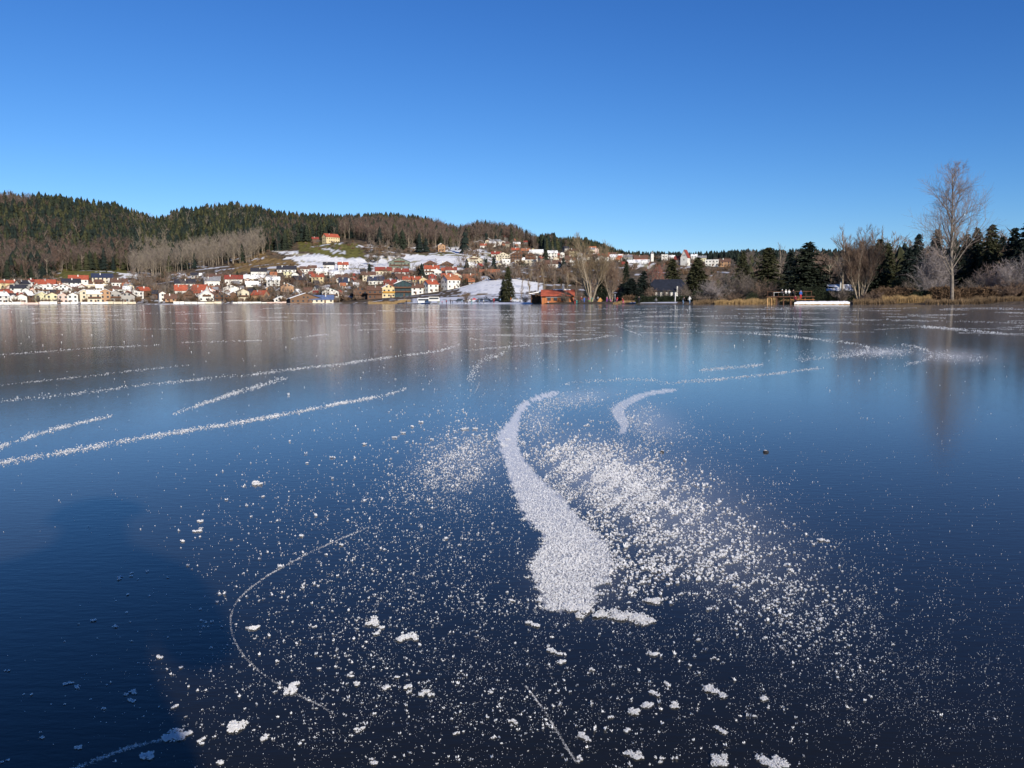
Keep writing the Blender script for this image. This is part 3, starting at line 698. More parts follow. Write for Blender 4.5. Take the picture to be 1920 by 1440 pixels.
HS = """3 22 528 541 S yellow red|yellow house with an orange-red roof at the far left edge of the village
24 38 528 541 S cream red|cream house with a red roof, second from the left in the top row
37 60 529 546 L grey black|dark-roofed grey house between the red roofs at the far left
58 72 526 542 L white darkred|white house with a small dark red roof turned sideways at the far left
71 103 527 543 S white red|long white house with a pale red roof and dormers in the left top row
100 108 528 540 G white black|narrow white gable at the right end of the long pale red roof
23 47 537 553 S white black|broad white house with a flat dark roof in the left second row
67 82 536 550 G white black|white gabled house under a black roof in the left cluster
84 108 535 552 G white brown|white chalet with brown balconies, left of a pair
106 134 535 552 G white darkred|white chalet with a dark red roof, right of a pair
122 151 525 541 S white black|white house with a black roof below the bright red roof on the left
134 165 519 538 S white red|white house with the brightest red roof, highest of the left village
-6 20 551 569 L white snow|white lakeside house under a snowy roof at the left picture edge
20 34 556 569 G white grey|small white lakeside house second from the left edge
32 50 554 569 G white brown|white lakeside house with a brown roof near the left edge
50 68 550 568 L brown snow|brown lakeside house with a slanting snow-covered roof on the left
68 90 550 568 G paleyellow snow|pale yellow lakeside house, left half of a pair
88 109 551 568 G paleyellow brown|pale yellow lakeside house, right half of a pair
110 128 552 569 G pink brown|pinkish lakeside house right of the pale yellow pair
128 146 551 569 G white brown|white lakeside house with a dark ground floor beside the pink one
178 212 515 531 S cream navy|cream house with a navy blue roof below the left meadow
212 241 524 537 S white brown|white house with a brown roof and a yellow bay below the snowy bank
164 200 535 542 F cream snow|long low cream building with a snowy flat roof on the left
151 166 546 568 G cream snow|cream hotel wing with a snowy gable, the left one
166 190 547 568 S cream snow|cream middle part of the lakeside hotel with red balconies
189 207 545 568 G orange snow|orange-striped hotel wing with a snowy gable, the right one
207 228 547 567 G grey black|grey shaded lakeside house with a black gable roof
226 252 550 567 G grey brown|grey-brown lakeside house right of the shaded grey one
214 232 538 550 S white brown|small white house with a brown roof above the shaded grey houses
232 247 538 550 S white snow|small white house with a snowy roof above the grey-brown house
249 258 545 556 G white snow|slim white gable left of the bright white block
253 269 549 561 F white snow|bright white block with a flat roof near the bare grove
261 288 540 555 L brown red|brown house with a sloping red roof next to the bare grove
286 296 546 560 S brown black|little dark house just left of the gap in the village
299 312 548 565 G white brown|small white and brown house at the left of the middle village
310 331 553 566 S orange brown|low timber-orange house at the lakeside left of the steep red roofs
331 366 525 538 S white black|white house with a long black roof at the foot of the bare grove
329 352 536 554 S white red|white house with a steep red roof, left of the church-like house
352 388 536 562 R white red|large steep red-roofed house with a tall white gable
373 403 546 565 G white snow|white lakeside house with a wooden front below the steep red roof
344 366 545 563 G brown brown|dark timber house hidden under the steep red roofs
385 414 521 537 S white grey|modern white house with a grey metal roof
390 420 514 523 S brown brown|low brown house above the modern white one
424 456 517 533 S white darkred|white house with a dark red roof and dormers
420 449 535 551 G white brown|plain bright white gable house above the lakeside row
403 430 548 566 G brown brown|dark timber chalet with a snowy right roof at the lakeside
428 448 548 564 G brown snow|smaller dark chalet with snowy roof next to the timber chalet
446 468 543 565 G cream brown|cream guest house with rows of brown balconies
466 500 546 564 R orange red|orange-red hotel with a long slanted red roof at the lakeside
472 502 503 518 S white black|modern white house with a dark glazed left side on the slope
460 497 516 528 S cream snow|long cream house under the modern white one
462 486 528 538 S white snow|white house with a snowy roof between the cream house and the hotels
501 526 520 537 S white snow|white house with arched windows and a snowy roof
499 513 537 547 G orange brown|small bright orange house above the red-roofed hotel
521 557 499 511 S white black|white house with a long black roof beside the meadow
533 549 510 520 F paleyellow grey|pale yellow flat-roofed cube on the slope
527 552 532 548 G orange brown|peach-coloured chalet with a snowy right roof
548 562 511 521 G white black|small white house with two dark gables
551 584 518 535 L brown black|dark cluster house left of the yellow and red house
584 609 514 532 S yellow red|yellow and white house with a bright red roof in the middle of the slope
564 582 500 510 S white brown|small white house with a brown roof, uppermost left of the snowfield
580 596 498 508 S grey brown|grey house at the lower edge of the meadow
594 616 504 516 S white snow|white house with a snow-covered roof above the yellow and red house
545 602 552 570 G wood black|wide timber beach pavilion with a row of white windows
580 626 556 570 S cream blue|cream building with a blue roof right of the beach pavilion
514 541 556 567 G white snow|white tent-shaped building left of the beach pavilion
607 629 492 505 S white black|white house with a black roof at the bottom of the snowfield, left
635 656 492 507 S white red|white house with a red roof at the bottom of the snowfield, right
619 646 510 522 S white snow|long white house with a snowy roof in mid slope
629 657 515 528 S white brown|white house with a brown roof above the navy-roofed one
636 654 521 538 S white navy|white house with a steep navy roof in mid slope
664 678 525 537 S pink brown|small pinkish house among the trees in the middle
680 706 510 527 S cream brown|cream house with a wide brown roof in mid slope
690 723 519 534 S white navy|long bright white house with a navy roof
704 736 501 515 S cream darkred|cream house with a long dark red roof left of the green chalet
730 771 484 505 G green black|big green and white timbered chalet on the snowy slope
740 768 504 520 S white darkred|white house with a dark red roof below the green chalet
718 744 525 540 S darkred darkred|dark red-roofed barn-like house in the middle
742 760 527 542 G yellow darkred|yellow gabled house right of the dark red barn-like one
662 690 538 562 G brown brown|brown timber chalet near the shore in the middle
688 719 539 562 S brown brown|long brown house right of the timber chalet
716 743 540 564 G yellow orange|white and yellow lakeside house with ochre balconies and an orange roof
604 636 541 562 G white teal|white lakeside house with teal boarding
739 773 538 567 G teal navy|dark teal lakeside hotel with three rows of balconies
770 796 543 561 S white brown|white hotel wing with long dark window bands
797 829 537 559 L white red|white gabled house with a red roof, left of the lakeside twins
832 871 534 559 L white orange|white gabled house with an orange-red roof, right of the lakeside twins
795 821 489 506 G brown darkred|dark red wooden chalet, left of the twin chalets
824 852 490 506 G brown brown|dark red wooden chalet, right of the twin chalets
796 825 498 516 S white red|white house with a red roof below the left twin chalet
835 858 501 514 S white darkred|white house below the right twin chalet
814 830 505 517 G white grey|small grey-roofed white gable under the twin chalets
803 820 513 529 G darkred brown|dark red timber house with a snowy roof edge
773 790 519 530 S yellow red|yellow house with a red roof right of the yellow gable
786 804 520 531 G yellow brown|small ochre gable in the row of red roofs
754 775 519 531 S cream red|cream house with a red roof in the row of red roofs
827 850 513 530 S wood red|timber house with a wide red roof
847 868 512 532 G cream red|cream house with a hipped red roof
867 896 514 528 S red orange|long low red house at the top of the small snowfield
741 772 513 524 S navy brown|dark blue house with a pale snowy roof
874 906 480 493 G cream brown|cream chalet on the right edge of the slope
877 891 492 504 S white snow|small white house below the cream chalet
873 896 503 513 S brown brown|dark low house right of the village
899 938 505 515 S brown orange|long barn with a bright orange-red roof
930 958 473 492 G cream brown|left wing of the big hillside hotel with white window rows
941 958 487 499 F white snow|white block with two rows of dark windows below the hillside hotel
955 980 472 492 G brown brown|timbered middle wing of the big hillside hotel
959 975 465 476 S brown red|red-roofed house behind the hillside hotel, left
977 995 466 479 S brown orange|orange-roofed house behind the hillside hotel, right
984 1006 474 489 G brown brown|dark timber right wing of the big hillside hotel
992 1019 468 479 S white snow|white house with a long snowy roof right of the hotel
965 1009 488 497 F cream snow|long low cream terrace below the hillside hotel
921 941 472 484 S white darkred|white house with a dark red roof left of the hotel
1021 1053 488 501 S white brown|white house with a long brown roof behind the bare poplars
1026 1046 470 483 S white snow|white house with stepped snowy roofs on the right slope
994 1006 455 464 G yellow yellow|tiny yellow house high on the right knoll
895 908 451 461 G brown snow|small brown house with a snowy roof on the knoll
917 931 453 461 S white snow|small white house with a snowy roof on the knoll
941 956 454 466 S cream brown|small cream house in the middle of the knoll
962 977 454 465 S white snow|small white house with a snowy roof right on the knoll
892 908 436 447 S yellow brown|highest small yellow house on the knoll
1066 1082 467 482 S yellow brown|yellow terraced house behind the big bare tree, left
1050 1062 484 494 S white brown|small white house just left of the big bare tree
1082 1100 484 497 S white snow|white house seen through the branches of the big bare tree
1100 1120 477 488 S cream brown|cream house behind the crown of the big bare tree
1119 1142 476 488 S white red|white house with a red roof right of the big bare tree
1068 1084 455 466 S cream snow|pale house high on the wooded slope behind the big tree
1143 1166 477 488 S white snow|white house with a snowy roof right of the big bare tree
1167 1185 478 489 S grey grey|grey house with many dormers on the right ridge
1187 1216 479 491 S red brown|brick-red house with white gables on the right ridge
1174 1217 487 497 S white snow|long low white house with a snowy roof below the brick-red one
1239 1251 478 489 F white snow|small white flat-roofed house left of the church
1252 1265 479 488 S white snow|small white house next to the church
1293 1306 475 486 S white snow|small white house right of the church
1306 1323 480 490 S paleyellow grey|pale yellow house with a grey roof right of the church
1320 1346 488 499 F white snow|white house with snow on roof and garden, right ridge
1344 1368 486 500 S orange brown|peach and brown house at the right end of the ridge village
588 602 445 454 S brown darkred|dark red-roofed barn left of the yellow hill house
822 837 457 471 G orange brown|small orange house beside the snowfield on the hill"""
snow_right = ('timber chalet with a snowy right', 'peach-coloured', 'dark red timber house with a snowy')
for i, ln in enumerate(HS.split('\n')):
    a_, lab = ln.split('|'); x0, x1, yt, yb, ty, wc, rc = a_.split()
    sside = 'R' if any(k in lab for k in snow_right) else ('L' if i % 5 in (1, 3) and ty == 'G' else None)
    house(float(x0), float(x1), float(yt), float(yb), ty, wc, rc, lab, snow_side=sside, seed=i,
          balcony=True if ('balcon' in lab or 'chalet' in lab) else None, steep=50 if 'steep' in lab else (20 if ty == 'G' and float(x1) - float(x0) > 28 else None))
house(611, 644, 439, 455, 'L', 'yellow', 'red', 'large yellow farmhouse with a red roof alone on the hill at the forest edge', snow_side=None, steep=38)

SNOWF = SNOW_P[:6]
fr_ = random.Random(42); nfill = 0
for _ in range(3000):
    if nfill >= 210: break
    x0, x1, ya, yb_ = fr_.choice([(0, 240, 532, 562), (0, 240, 532, 562), (0, 240, 532, 562), (325, 560, 520, 562), (325, 470, 528, 562), (470, 620, 516, 560), (620, 760, 508, 560), (620, 760, 508, 560), (760, 900, 500, 552), (885, 1050, 480, 504), (1050, 1185, 472, 500), (1050, 1185, 472, 500), (895, 985, 448, 470)])
    x = fr_.uniform(x0, x1); y = fr_.uniform(ya, yb_); X_ = np.array([x]); 
    if any(inpoly(X_, np.array([y]), g)[0] for g in SNOWF): continue
    w = fr_.uniform(8, 15); h = fr_.uniform(7.5, 11)
    house(x, x + w, y - h, y, fr_.choice('SSGGL'), fr_.choice(['white', 'white', 'cream', 'grey', 'brown', 'pink', 'wood']), fr_.choice(['brown', 'brown', 'darkred', 'snow', 'grey', 'red', 'black', 'orange']),
          'small house tucked between larger houses on the village slope, one of many alike', seed=3000 + nfill, chimney=fr_.random() < .5, balcony=False, nwin=2)['group'] = 'small houses between the larger village houses'
    nfill += 1
def church():
    xc = 1281; d = 860.0; a = float(azim(xc)); k = d / F; z0 = float(zat(xc, 499, d))
    root = empty('church', (sin(a) * d, cos(a) * d, z0), -a + radians(-24)); tag(root, 'white church tower with a steep saddle roof rising above the trees on the right', 'church')
    b = MB(); w = 13.5 * k / 2; h = 15.5 * k
    hz = 13.5 * k
    b.add([(-w, 0, -6), (w, 0, -6), (w, 7, -6), (-w, 7, -6), (-w, 0, h), (w, 0, h), (w, 7, h), (-w, 7, h), (0, 0, h + hz), (0, 7, h + hz)],
          [[0, 1, 5, 8, 4], [2, 3, 7, 9, 6], [1, 2, 6, 5], [3, 0, 4, 7]])
    b.build('tower', [wallm('white')], root)
    r = MB()
    for s in (-1, 1):
        V = [(0, -.3, h + hz + .1), (0, 7.3, h + hz + .1), (s * (w + .5), 7.3, h - .6), (s * (w + .5), -.3, h - .6)]; V += [(x, y, z + .35) for x, y, z in V]
        r.add(V, [[0, 1, 2, 3], [7, 6, 5, 4], [0, 4, 5, 1], [1, 5, 6, 2], [2, 6, 7, 3], [3, 7, 4, 0]])
    r.build('roof', [roofm('darkred')], root)
    for x, z in ((-1, h + 1.5), (1, h + 1.5), (0, h - 3)): obj('window', win_mesh(.8, 1.6), root, (x, -.01, z))
    n = MB(); n.add([(-w - 9, 2, -6), (-w, 2, -6), (-w, 9, -6), (-w - 9, 9, -6), (-w - 9, 2, h * .75), (-w, 2, h * .75), (-w, 9, h * .75), (-w - 9, 9, h * .75)], box_vf(0, 1, 0, 1, 0, 1)[1]); n.build('nave', [wallm('grey')], root)
    m = MB(); m.add([(-w - 9.4, 1.6, h * .75), (-w - .01, 1.6, h * .75), (-w - .01, 9.4, h * .75), (-w - 9.4, 9.4, h * .75), (-w - 9.4, 5.5, h * 1.25), (-w - .01, 5.5, h * 1.25)], [[0, 1, 5, 4], [2, 3, 4, 5], [1, 2, 5], [3, 0, 4]]); m.build('nave_roof', [roofm('darkred')], root)
    c = empty('chapel_tower', (*xy_at(1222, 900), float(zat(1222, 489, 900))), 0); tag(c, 'slim white chapel turret left of the church', 'tower')
    t = MB(); t.box(-1.5, 1.5, 0, 3, -4, 7.5); t.build('shaft', [wallm('white')], c)
    t = MB(); t.add([(-1.7, -.2, 7.5), (1.7, -.2, 7.5), (1.7, 3.2, 7.5), (-1.7, 3.2, 7.5), (0, 1.5, 11)], [[0, 1, 4], [1, 2, 4], [2, 3, 4], [3, 0, 4], [3, 2, 1, 0]]); t.build('spire', [roofm('grey')], c)
church()
# low white and timber walls, jetties and stacked boats along the far shore
SHW = [(0, 36, 2.0, 'white', 'low white lakeside wall at the left picture edge'), (40, 78, 1.8, 'pink', 'pinkish lakeside wall below the red-roofed houses'), (80, 104, 2.2, 'white', 'white lakeside wall in front of the pale yellow houses'),
       (118, 142, 1.8, 'white', 'short white lakeside wall left of the hotel'), (158, 200, 2.0, 'white', 'white lakeside wall in front of the hotel with red balconies'), (202, 250, 1.8, 'cream', 'cream lakeside wall in front of the grey houses'),
       (330, 385, 1.6, 'white', 'white lakeside wall below the steep red roofs'), (388, 414, 1.5, 'cream', 'cream lakeside wall left of the boathouse'), (440, 500, 1.3, 'white', 'long white snowy jetty in front of the orange-red hotel'),
       (502, 536, 1.4, 'pink', 'pinkish shore wall left of the beach pavilion'), (548, 578, 2.6, 'white', 'white glazed front in front of the beach pavilion')]
for x0, x1, h, c, lab in SHW:
    xc = (x0 + x1) / 2; d = float(shore(xc)) + 6; a = float(azim(xc)); w = (x1 - x0) * d / F / 2
    b = MB(); x = -w
    r = random.Random(int(xc))
    while x < w:
        l = min(w - x, r.uniform(3, 8)); b.box(x, x + l - .25, 0, .5, -.8, h * r.uniform(.7, 1.05)); x += l
    o = b.build('shore_wall', [wallm(c)], None, (sin(a) * d, cos(a) * d, .4), -a); tag(o, lab, 'wall')

# ------------------------------------------------------------------ detailed trees of the near right shore
def tube_np(pts, rad, n):
    """polyline tube, triangles"""
    pts = np.asarray(pts); k = len(pts); V = []; Fc = []
    for i in range(k):
        d = pts[min(i + 1, k - 1)] - pts[max(i - 1, 0)]; d = d / (np.linalg.norm(d) + 1e-9)
        a = np.cross(d, [0.3, .2, 1.0] if abs(d[2]) < .9 else [1.0, 0, 0]); a /= np.linalg.norm(a) + 1e-9; b = np.cross(d, a)
        for j in range(n):
            t = 2 * pi * j / n; V.append(pts[i] + (a * cos(t) + b * sin(t)) * rad[i])
    for i in range(k - 1):
        for j in range(n):
            p, q = i * n + j, i * n + (j + 1) % n; Fc.append((p, q, q + n)); Fc.append((p, q + n, p + n))
    return V, Fc
class TM:
    def __init__(s): s.V = []; s.F = []; s.n = 0
    def add(s, V, Fc): s.V.extend(V); s.F.extend([(a + s.n, b + s.n, c + s.n) for a, b, c in Fc]); s.n += len(V)
    def build(s, name, m, parent, **k): return obj(name, mesh_np(name, np.array(s.V), np.array(s.F, int), [m]), parent, **k)
def bare_big(name, x, d, h, label, seed, stems=1, spread=.45, nl=16, base_clear=.2, twig=M_TWIG, bark=M_BARKL, r0=None, up=.55, lv=(6, 6, 4), tw=.016, conic=False, cat='tree', bias=1.0):
    r = np.random.default_rng(seed); T = TM(); C = TM(); r0 = r0 or h * .017
    def branch(p, dr, L, rad, lev):
        k = 6 if lev < 2 else 3; pts = [p]; dd = dr / np.linalg.norm(dr)
        for i in range(k):
            dd = dd + r.normal(0, .10 if lev else .045, 3) + np.array([0, 0, .07 if lev else .05]) * bias; dd /= np.linalg.norm(dd)
            pts.append(pts[-1] + dd * L / k)
        pts = np.array(pts); rr = np.linspace(rad, max(rad * .25, .008), k + 1)
        V, Fc = tube_np(pts, rr, 6 if lev == 0 else (4 if lev == 1 else 3)); (T if lev < 1 else C if lev > 1 else T).add(V, Fc)
        if lev >= 3: return
        nch = nl if lev == 0 else lv[lev - 1]
        for c in range(nch):
            f = (base_clear + (1 - base_clear) * (c + r.random()) / nch) if lev == 0 else .25 + .75 * r.random()
            i = min(k - 1, int(f * k)); t = f * k - i; q = pts[i] + (pts[i + 1] - pts[i]) * t; bd = (pts[i + 1] - pts[i]); bd /= np.linalg.norm(bd)
            a = r.random() * 2 * pi; side = np.cross(bd, [cos(a), sin(a), .3]); side /= np.linalg.norm(side) + 1e-9
            nd = bd * up + side * (1 - up) * 1.35 + np.array([0, 0, .22]) * bias
            if lev == 0: Lc = L * spread * ((1.08 - f) ** .75 if conic else (1.15 - .75 * f)) * r.uniform(.75, 1.2)
            else: Lc = L * r.uniform(.32, .58)
            rc = max(tw, rr[min(i, k)] * (.42 if lev == 0 else .5))
            branch(q, nd, Lc, rc if lev < 2 else tw, lev + 1)
    for s in range(stems):
        a = 2 * pi * s / stems + r.random(); lean = 0 if stems == 1 else r.uniform(.18, .5)
        branch(np.array([cos(a), sin(a), 0]) * (0 if stems == 1 else .35), np.array([cos(a) * lean, sin(a) * lean, 1.0]), h * (1.0 if stems == 1 else r.uniform(.72, .96)), r0 * (1 if stems == 1 else .6), 0)
    X, Y = xy_at(x, d); root = empty(name, (float(X), float(Y), tz(x, d) - .1)); tag(root, label, cat)
    T.build('trunk', bark, root); C.build('crown', twig, root); return root
def tpl_spruce(seed, nw=60, loose=1.0):
    r = np.random.default_rng(seed); V = []
    for w in range(nw):
        f = (w + r.random() * .6) / nw; z = .06 + .92 * f ; R = (.012 + .215 * (1 - f) ** .78) * (1 + .10 * sin(w * 1.7)) * (1 if f > .12 else .8)
        nb = int(6 + 8 * (1 - f))
        for b in range(nb):
            a = r.random() * 2 * pi; Rb = R * r.uniform(.65, 1.18) * loose; dz = -.035 * (1 - f) - .01
            p = np.array([0, 0, z]); q = np.array([cos(a) * Rb, sin(a) * Rb, z + dz + r.normal(0, .012)])
            m = int(5 + 8 * (1 - f))
            for t in range(m):
                s = p + (q - p) * r.uniform(.15, 1); e = s + np.array([cos(a) * .02, sin(a) * .02, 0]) + np.array([r.normal(0, .018), r.normal(0, .018), -.012 - .018 * r.random()])
                wd = .0135; aa = np.cross(e - s, r.normal(0, 1, 3)); aa /= np.linalg.norm(aa) + 1e-9
                V.extend([s - aa * wd, s + aa * wd, e])
    return np.array(V), np.arange(len(V)).reshape(-1, 3)
SPT = [tpl_spruce(70 + i) for i in range(4)]
SPM = {}
def spruce(x, d, top, wpx, label, m=M_NEEDLE2, k=0, base=None):
    h = float(zat(x, top, d)) - tz(x, d); w = wpx * d / F
    X, Y = xy_at(x, d); root = empty('spruce_tree', (float(X), float(Y), tz(x, d) - .1), x * .37); tag(root, label, 'tree')
    key = (k % 4, m.name)
    if key not in SPM: SPM[key] = mesh_np('crown', SPT[k % 4][0], SPT[k % 4][1], [m])
    c = obj('crown', SPM[key], root); s = w / .44; c.scale = (s, s, h)
    b = MB(); b.tube((0, 0, -.3), (0, 0, h * .9), h * .016, .03, 7); b.build('trunk', [M_BARK], root)
    return root
def twiggy(name, x, d, top, wpx, label, m, seed, n=1300, cat='shrub', stem=M_BARK, sw=.022, flat=.5):
    """dome of fine twigs fanning up from the ground"""
    r = np.random.default_rng(seed); h = float(zat(x, top, d)) - tz(x, d); w = wpx * d / F / 2
    X, Y = xy_at(x, d); root = empty(name, (float(X), float(Y), tz(x, d) - .1)); tag(root, label, cat)
    T = TM(); C = TM(); ns = 26
    for s in range(ns):
        a = r.random() * 2 * pi; e = r.random() ** .5; q = np.array([cos(a) * w * e * .8, sin(a) * w * .7 * e, h * (1 - flat * e * e) * r.uniform(.7, .92)])
        p = np.array([r.normal(0, w * .12), r.normal(0, w * .1), 0]); m1 = (p + q) * .5 + np.array([-q[0] * .12, -q[1] * .12, h * .08])
        V, Fc = tube_np([p, m1, q], [.06, .04, .015], 3); T.add(V, Fc)
        for t in range(n // ns):
            f = r.uniform(.15, 1); s0 = p + (q - p) * f if f > .5 else p + (m1 - p) * f * 2
            dr = np.array([r.normal(0, .7) + q[0] / w * .5, r.normal(0, .6), r.uniform(.2, 1.2)]); dr /= np.linalg.norm(dr)
            L = h * r.uniform(.08, .24); e0 = s0 + dr * L
            aa = np.cross(dr, r.normal(0, 1, 3)); aa /= np.linalg.norm(aa) + 1e-9
            C.add([s0 - aa * sw, s0 + aa * sw, e0], [(0, 1, 2)])
            for u in range(3):
                s2 = s0 + dr * L * r.uniform(.2, 1); d2 = dr + r.normal(0, .55, 3); e2 = s2 + d2 / np.linalg.norm(d2) * L * .45
                bb = np.cross(d2, r.normal(0, 1, 3)); bb /= np.linalg.norm(bb) + 1e-9
                C.add([s2 - bb * sw * .8, s2 + bb * sw * .8, e2], [(0, 1, 2)])
    T.build('stems', stem, root); C.build('twigs', m, root); return root
def hedge(x0, x1, d, top, label, m, seed, depth=2.0, n=3500, name='hedge', round_=.0):
    r = np.random.default_rng(seed); xc = (x0 + x1) / 2; w = (x1 - x0) * d / F; zb = tz(xc, d); h = float(zat(xc, top, d)) - zb
    X, Y = xy_at(xc, d); V = []
    core = MB(); core.box(-w / 2 + .25, w / 2 - .25, .25, depth - .25, -.6, h - .25)
    for i in range(n):
        f = r.random()
        u = r.uniform(-w / 2, w / 2); hh = h * (1 - round_ * (2 * u / w) ** 4) * (1 + .04 * sin(u * 2.1) + .03 * sin(u * 5.3))
        if f < .6: p = np.array([u, r.uniform(-.15, .25), r.uniform(0, hh)])
        else: p = np.array([u, r.uniform(0, depth), hh + r.normal(-.05, .12)])
        q = p + r.normal(0, .22, 3) + [0, 0, .1]; a = np.cross(q - p, r.normal(0, 1, 3)); a /= np.linalg.norm(a) + 1e-9
        V.extend([p - a * .07, p + a * .07, q])
    V = np.array(V); cm = len(core.V)
    VV = np.concatenate([np.array(core.V), V]); FF = [list(f) for f in core.F] + [[cm + 3 * i, cm + 3 * i + 1, cm + 3 * i + 2] for i in range(n)]
    o = obj(name, mesh_np(name, VV, FF, [m]), None, (float(X), float(Y), zb), -float(azim(xc))); tag(o, label, 'hedge'); return o
def reeds(x0, x1, d, top, label, m, seed, depth=4.0, n=5000):
    r = np.random.default_rng(seed); xs = r.uniform(x0, x1, n); V = []
    for x in xs:
        dd = d + r.uniform(0, depth); X, Y = xy_at(x, dd); X = float(X); Y = float(Y); z = max(0.0, tz(x, dd)) - .1
        h = (float(zat(x, top, d)) - 0) * r.uniform(.65, 1.08) * (1 + .12 * sin(x * .21)); p = np.array([X, Y, z]); q = p + np.array([r.normal(0, .16), r.normal(0, .16), h])
        a = r.random() * 6.28; aa = np.array([cos(a), sin(a), 0]) * .035; V.extend([p - aa, p + aa, q])
    V = np.array(V); o = obj('reed_bed', mesh_np('reed_bed', V, np.arange(len(V)).reshape(-1, 3), [m])); tag(o, label, 'reeds', None, 'stuff'); return o

bare_big('bare_tree', 1108, 240, 19.6, 'tallest leafless tree on the middle shore, right of the red-roofed hut', 1, stems=5, spread=.42, nl=20, base_clear=.22, twig=M_TWIGY, bark=M_BARKL, r0=.45, up=.66, lv=(9, 7), tw=.02)
bare_big('bare_tree', 1146, 246, 13.0, 'brownish leafless tree right beside the tallest middle shore tree', 2, stems=4, spread=.4, nl=16, base_clear=.1, twig=M_TWIG, up=.66, lv=(8, 6), tw=.022)
for i, (x, d, top, lab) in enumerate([(978, 300, 520, 'slim leafless poplar just right of the tall dark shore spruce'), (992, 305, 505, 'slim leafless poplar, second right of the shore spruce'),
        (1008, 310, 498, 'slim leafless poplar above the snowy shed roof, the left one'), (1022, 300, 500, 'slim leafless poplar above the snowy shed roof, the right one'),
        (1040, 305, 508, 'slim leafless poplar behind the chimney of the hut'), (1062, 290, 512, 'leafless tree right behind the red-roofed hut'), (1080, 270, 520, 'low leafless tree left of the tallest middle shore tree')]):
    bare_big('bare_tree', x, d, float(zat(x, top, d)) - tz(x, d), lab, 30 + i, spread=.24, nl=14, base_clear=.12, twig=M_TWIGY if i % 2 else M_TWIG, up=.82, lv=(6, 5), tw=.028, r0=.14)
spruce(953, 282, 497, 30, 'tall dark spruce on the shore left of the red-roofed hut', M_NEEDLE2, 0)
spruce(944, 290, 522, 22, 'smaller dark spruce leaning against the tall shore spruce', M_NEEDLED, 1)
spruce(1128, 262, 498, 30, 'olive spruce half hidden behind the big leafless tree', M_NEEDLE, 2)
for i, (x, d, top, w, m, lab) in enumerate([
    (1174, 330, 487, 17, M_NEEDLE, 'dark pointed conifer above the dark hedge, left of the leafless fork tree'), (1184, 222, 520, 34, M_NEEDLED, 'broad black-green conifer left of the dark-roofed restaurant'),
    (1206, 225, 507, 30, M_NEEDLED, 'black-green conifer touching the dark-roofed restaurant'), (1166, 228, 530, 26, M_NEEDLED, 'low dark conifer behind the brown hedge'),
    (1260, 250, 483, 34, M_NEEDLE2, 'olive conifer behind the dark restaurant roof'), (1307, 214, 480, 40, M_NEEDLE2, 'sunlit olive conifer to the right of the church tower'),
    (1296, 218, 500, 24, M_NEEDLE, 'lower conifer at the left of the sunlit olive one'), (1391, 262, 469, 28, M_NEEDLE2, 'rounded olive conifer behind the frosted willow shrubs'),
    (1438, 222, 461, 50, M_NEEDLE2, 'bushy dark conifer left of the snowy jetty'), (1480, 240, 470, 34, M_NEEDLED, 'dark conifer between the two bushy ones near the jetty'),
    (1512, 205, 452, 60, M_NEEDLE, 'broad cone-shaped conifer above the snowy jetty'), (1645, 196, 444, 36, M_NEEDLE, 'pointed spruce just right of the many-stemmed willow'),
    (1662, 200, 452, 30, M_NEEDLE2, 'second spruce right of the many-stemmed willow'), (1630, 204, 458, 26, M_NEEDLED, 'spruce hidden among the willow stems'),
    (1700, 186, 462, 34, M_NEEDLED, 'dark spruce left of the grey frosted tree'), (1717, 190, 434, 28, M_NEEDLED, 'narrow dark spruce behind the grey frosted tree'),
    (1752, 205, 426, 34, M_NEEDLED, 'dark spruce just left of the tall leafless tree'), (1808, 206, 436, 30, M_NEEDLED, 'dark spruce just right of the tall leafless tree'),
    (1826, 200, 424, 30, M_NEEDLE, 'second dark spruce right of the tall leafless tree'), (1853, 196, 416, 36, M_NEEDLE2, 'tallest greenish spruce in the row near the right edge'),
    (1873, 206, 440, 26, M_NEEDLED, 'low dark spruce right of the greenish one'), (1896, 190, 424, 38, M_NEEDLED, 'dark spruce in the group at the right edge, its left one'),
    (1922, 186, 408, 46, M_NEEDLED, 'dark spruce cut by the right edge of the picture'), (1960, 190, 420, 50, M_NEEDLED, 'dark spruce beyond the right edge of the picture')]):
    spruce(x, d, top, w * 1.55, lab, m, i)
bare_big('bare_tree', 1230, 262, float(zat(1230, 488, 262)) - tz(1230, 262), 'reddish leafless tree with a pale forked trunk behind the restaurant roof', 50, stems=3, spread=.4, nl=12, base_clear=.2, twig=mat('twig_red', (.30, .12, .09), .95), up=.7, lv=(6, 5), tw=.02)
bare_big('willow_tree', 1612, 163, float(zat(1612, 432, 163)) - tz(1612, 163), 'wide many-stemmed leafless willow at the shore left of the dark spruces', 51, stems=11, spread=.36, nl=20, base_clear=.2, twig=M_TWIG, up=.66, lv=(9, 7), tw=.013, r0=.2)
bare_big('bare_tree', 1578, 190, float(zat(1578, 433, 190)) - tz(1578, 190), 'pale leafless tree behind the left side of the willow', 52, spread=.26, nl=16, twig=M_TWIGG, up=.78, lv=(6, 5), tw=.014)
bare_big('bare_tree', 1658, 214, float(zat(1658, 434, 214)) - tz(1658, 214), 'thin leafless tree rising behind the spruces beside the willow', 53, spread=.26, nl=14, twig=M_TWIGG, up=.78, lv=(6, 5), tw=.014)
bare_big('bare_tree', 1462, 250, float(zat(1462, 466, 250)) - tz(1462, 250), 'pale leafless tree between the bushy conifers', 54, spread=.3, nl=12, twig=M_TWIGG, up=.75, lv=(5, 5), tw=.02)
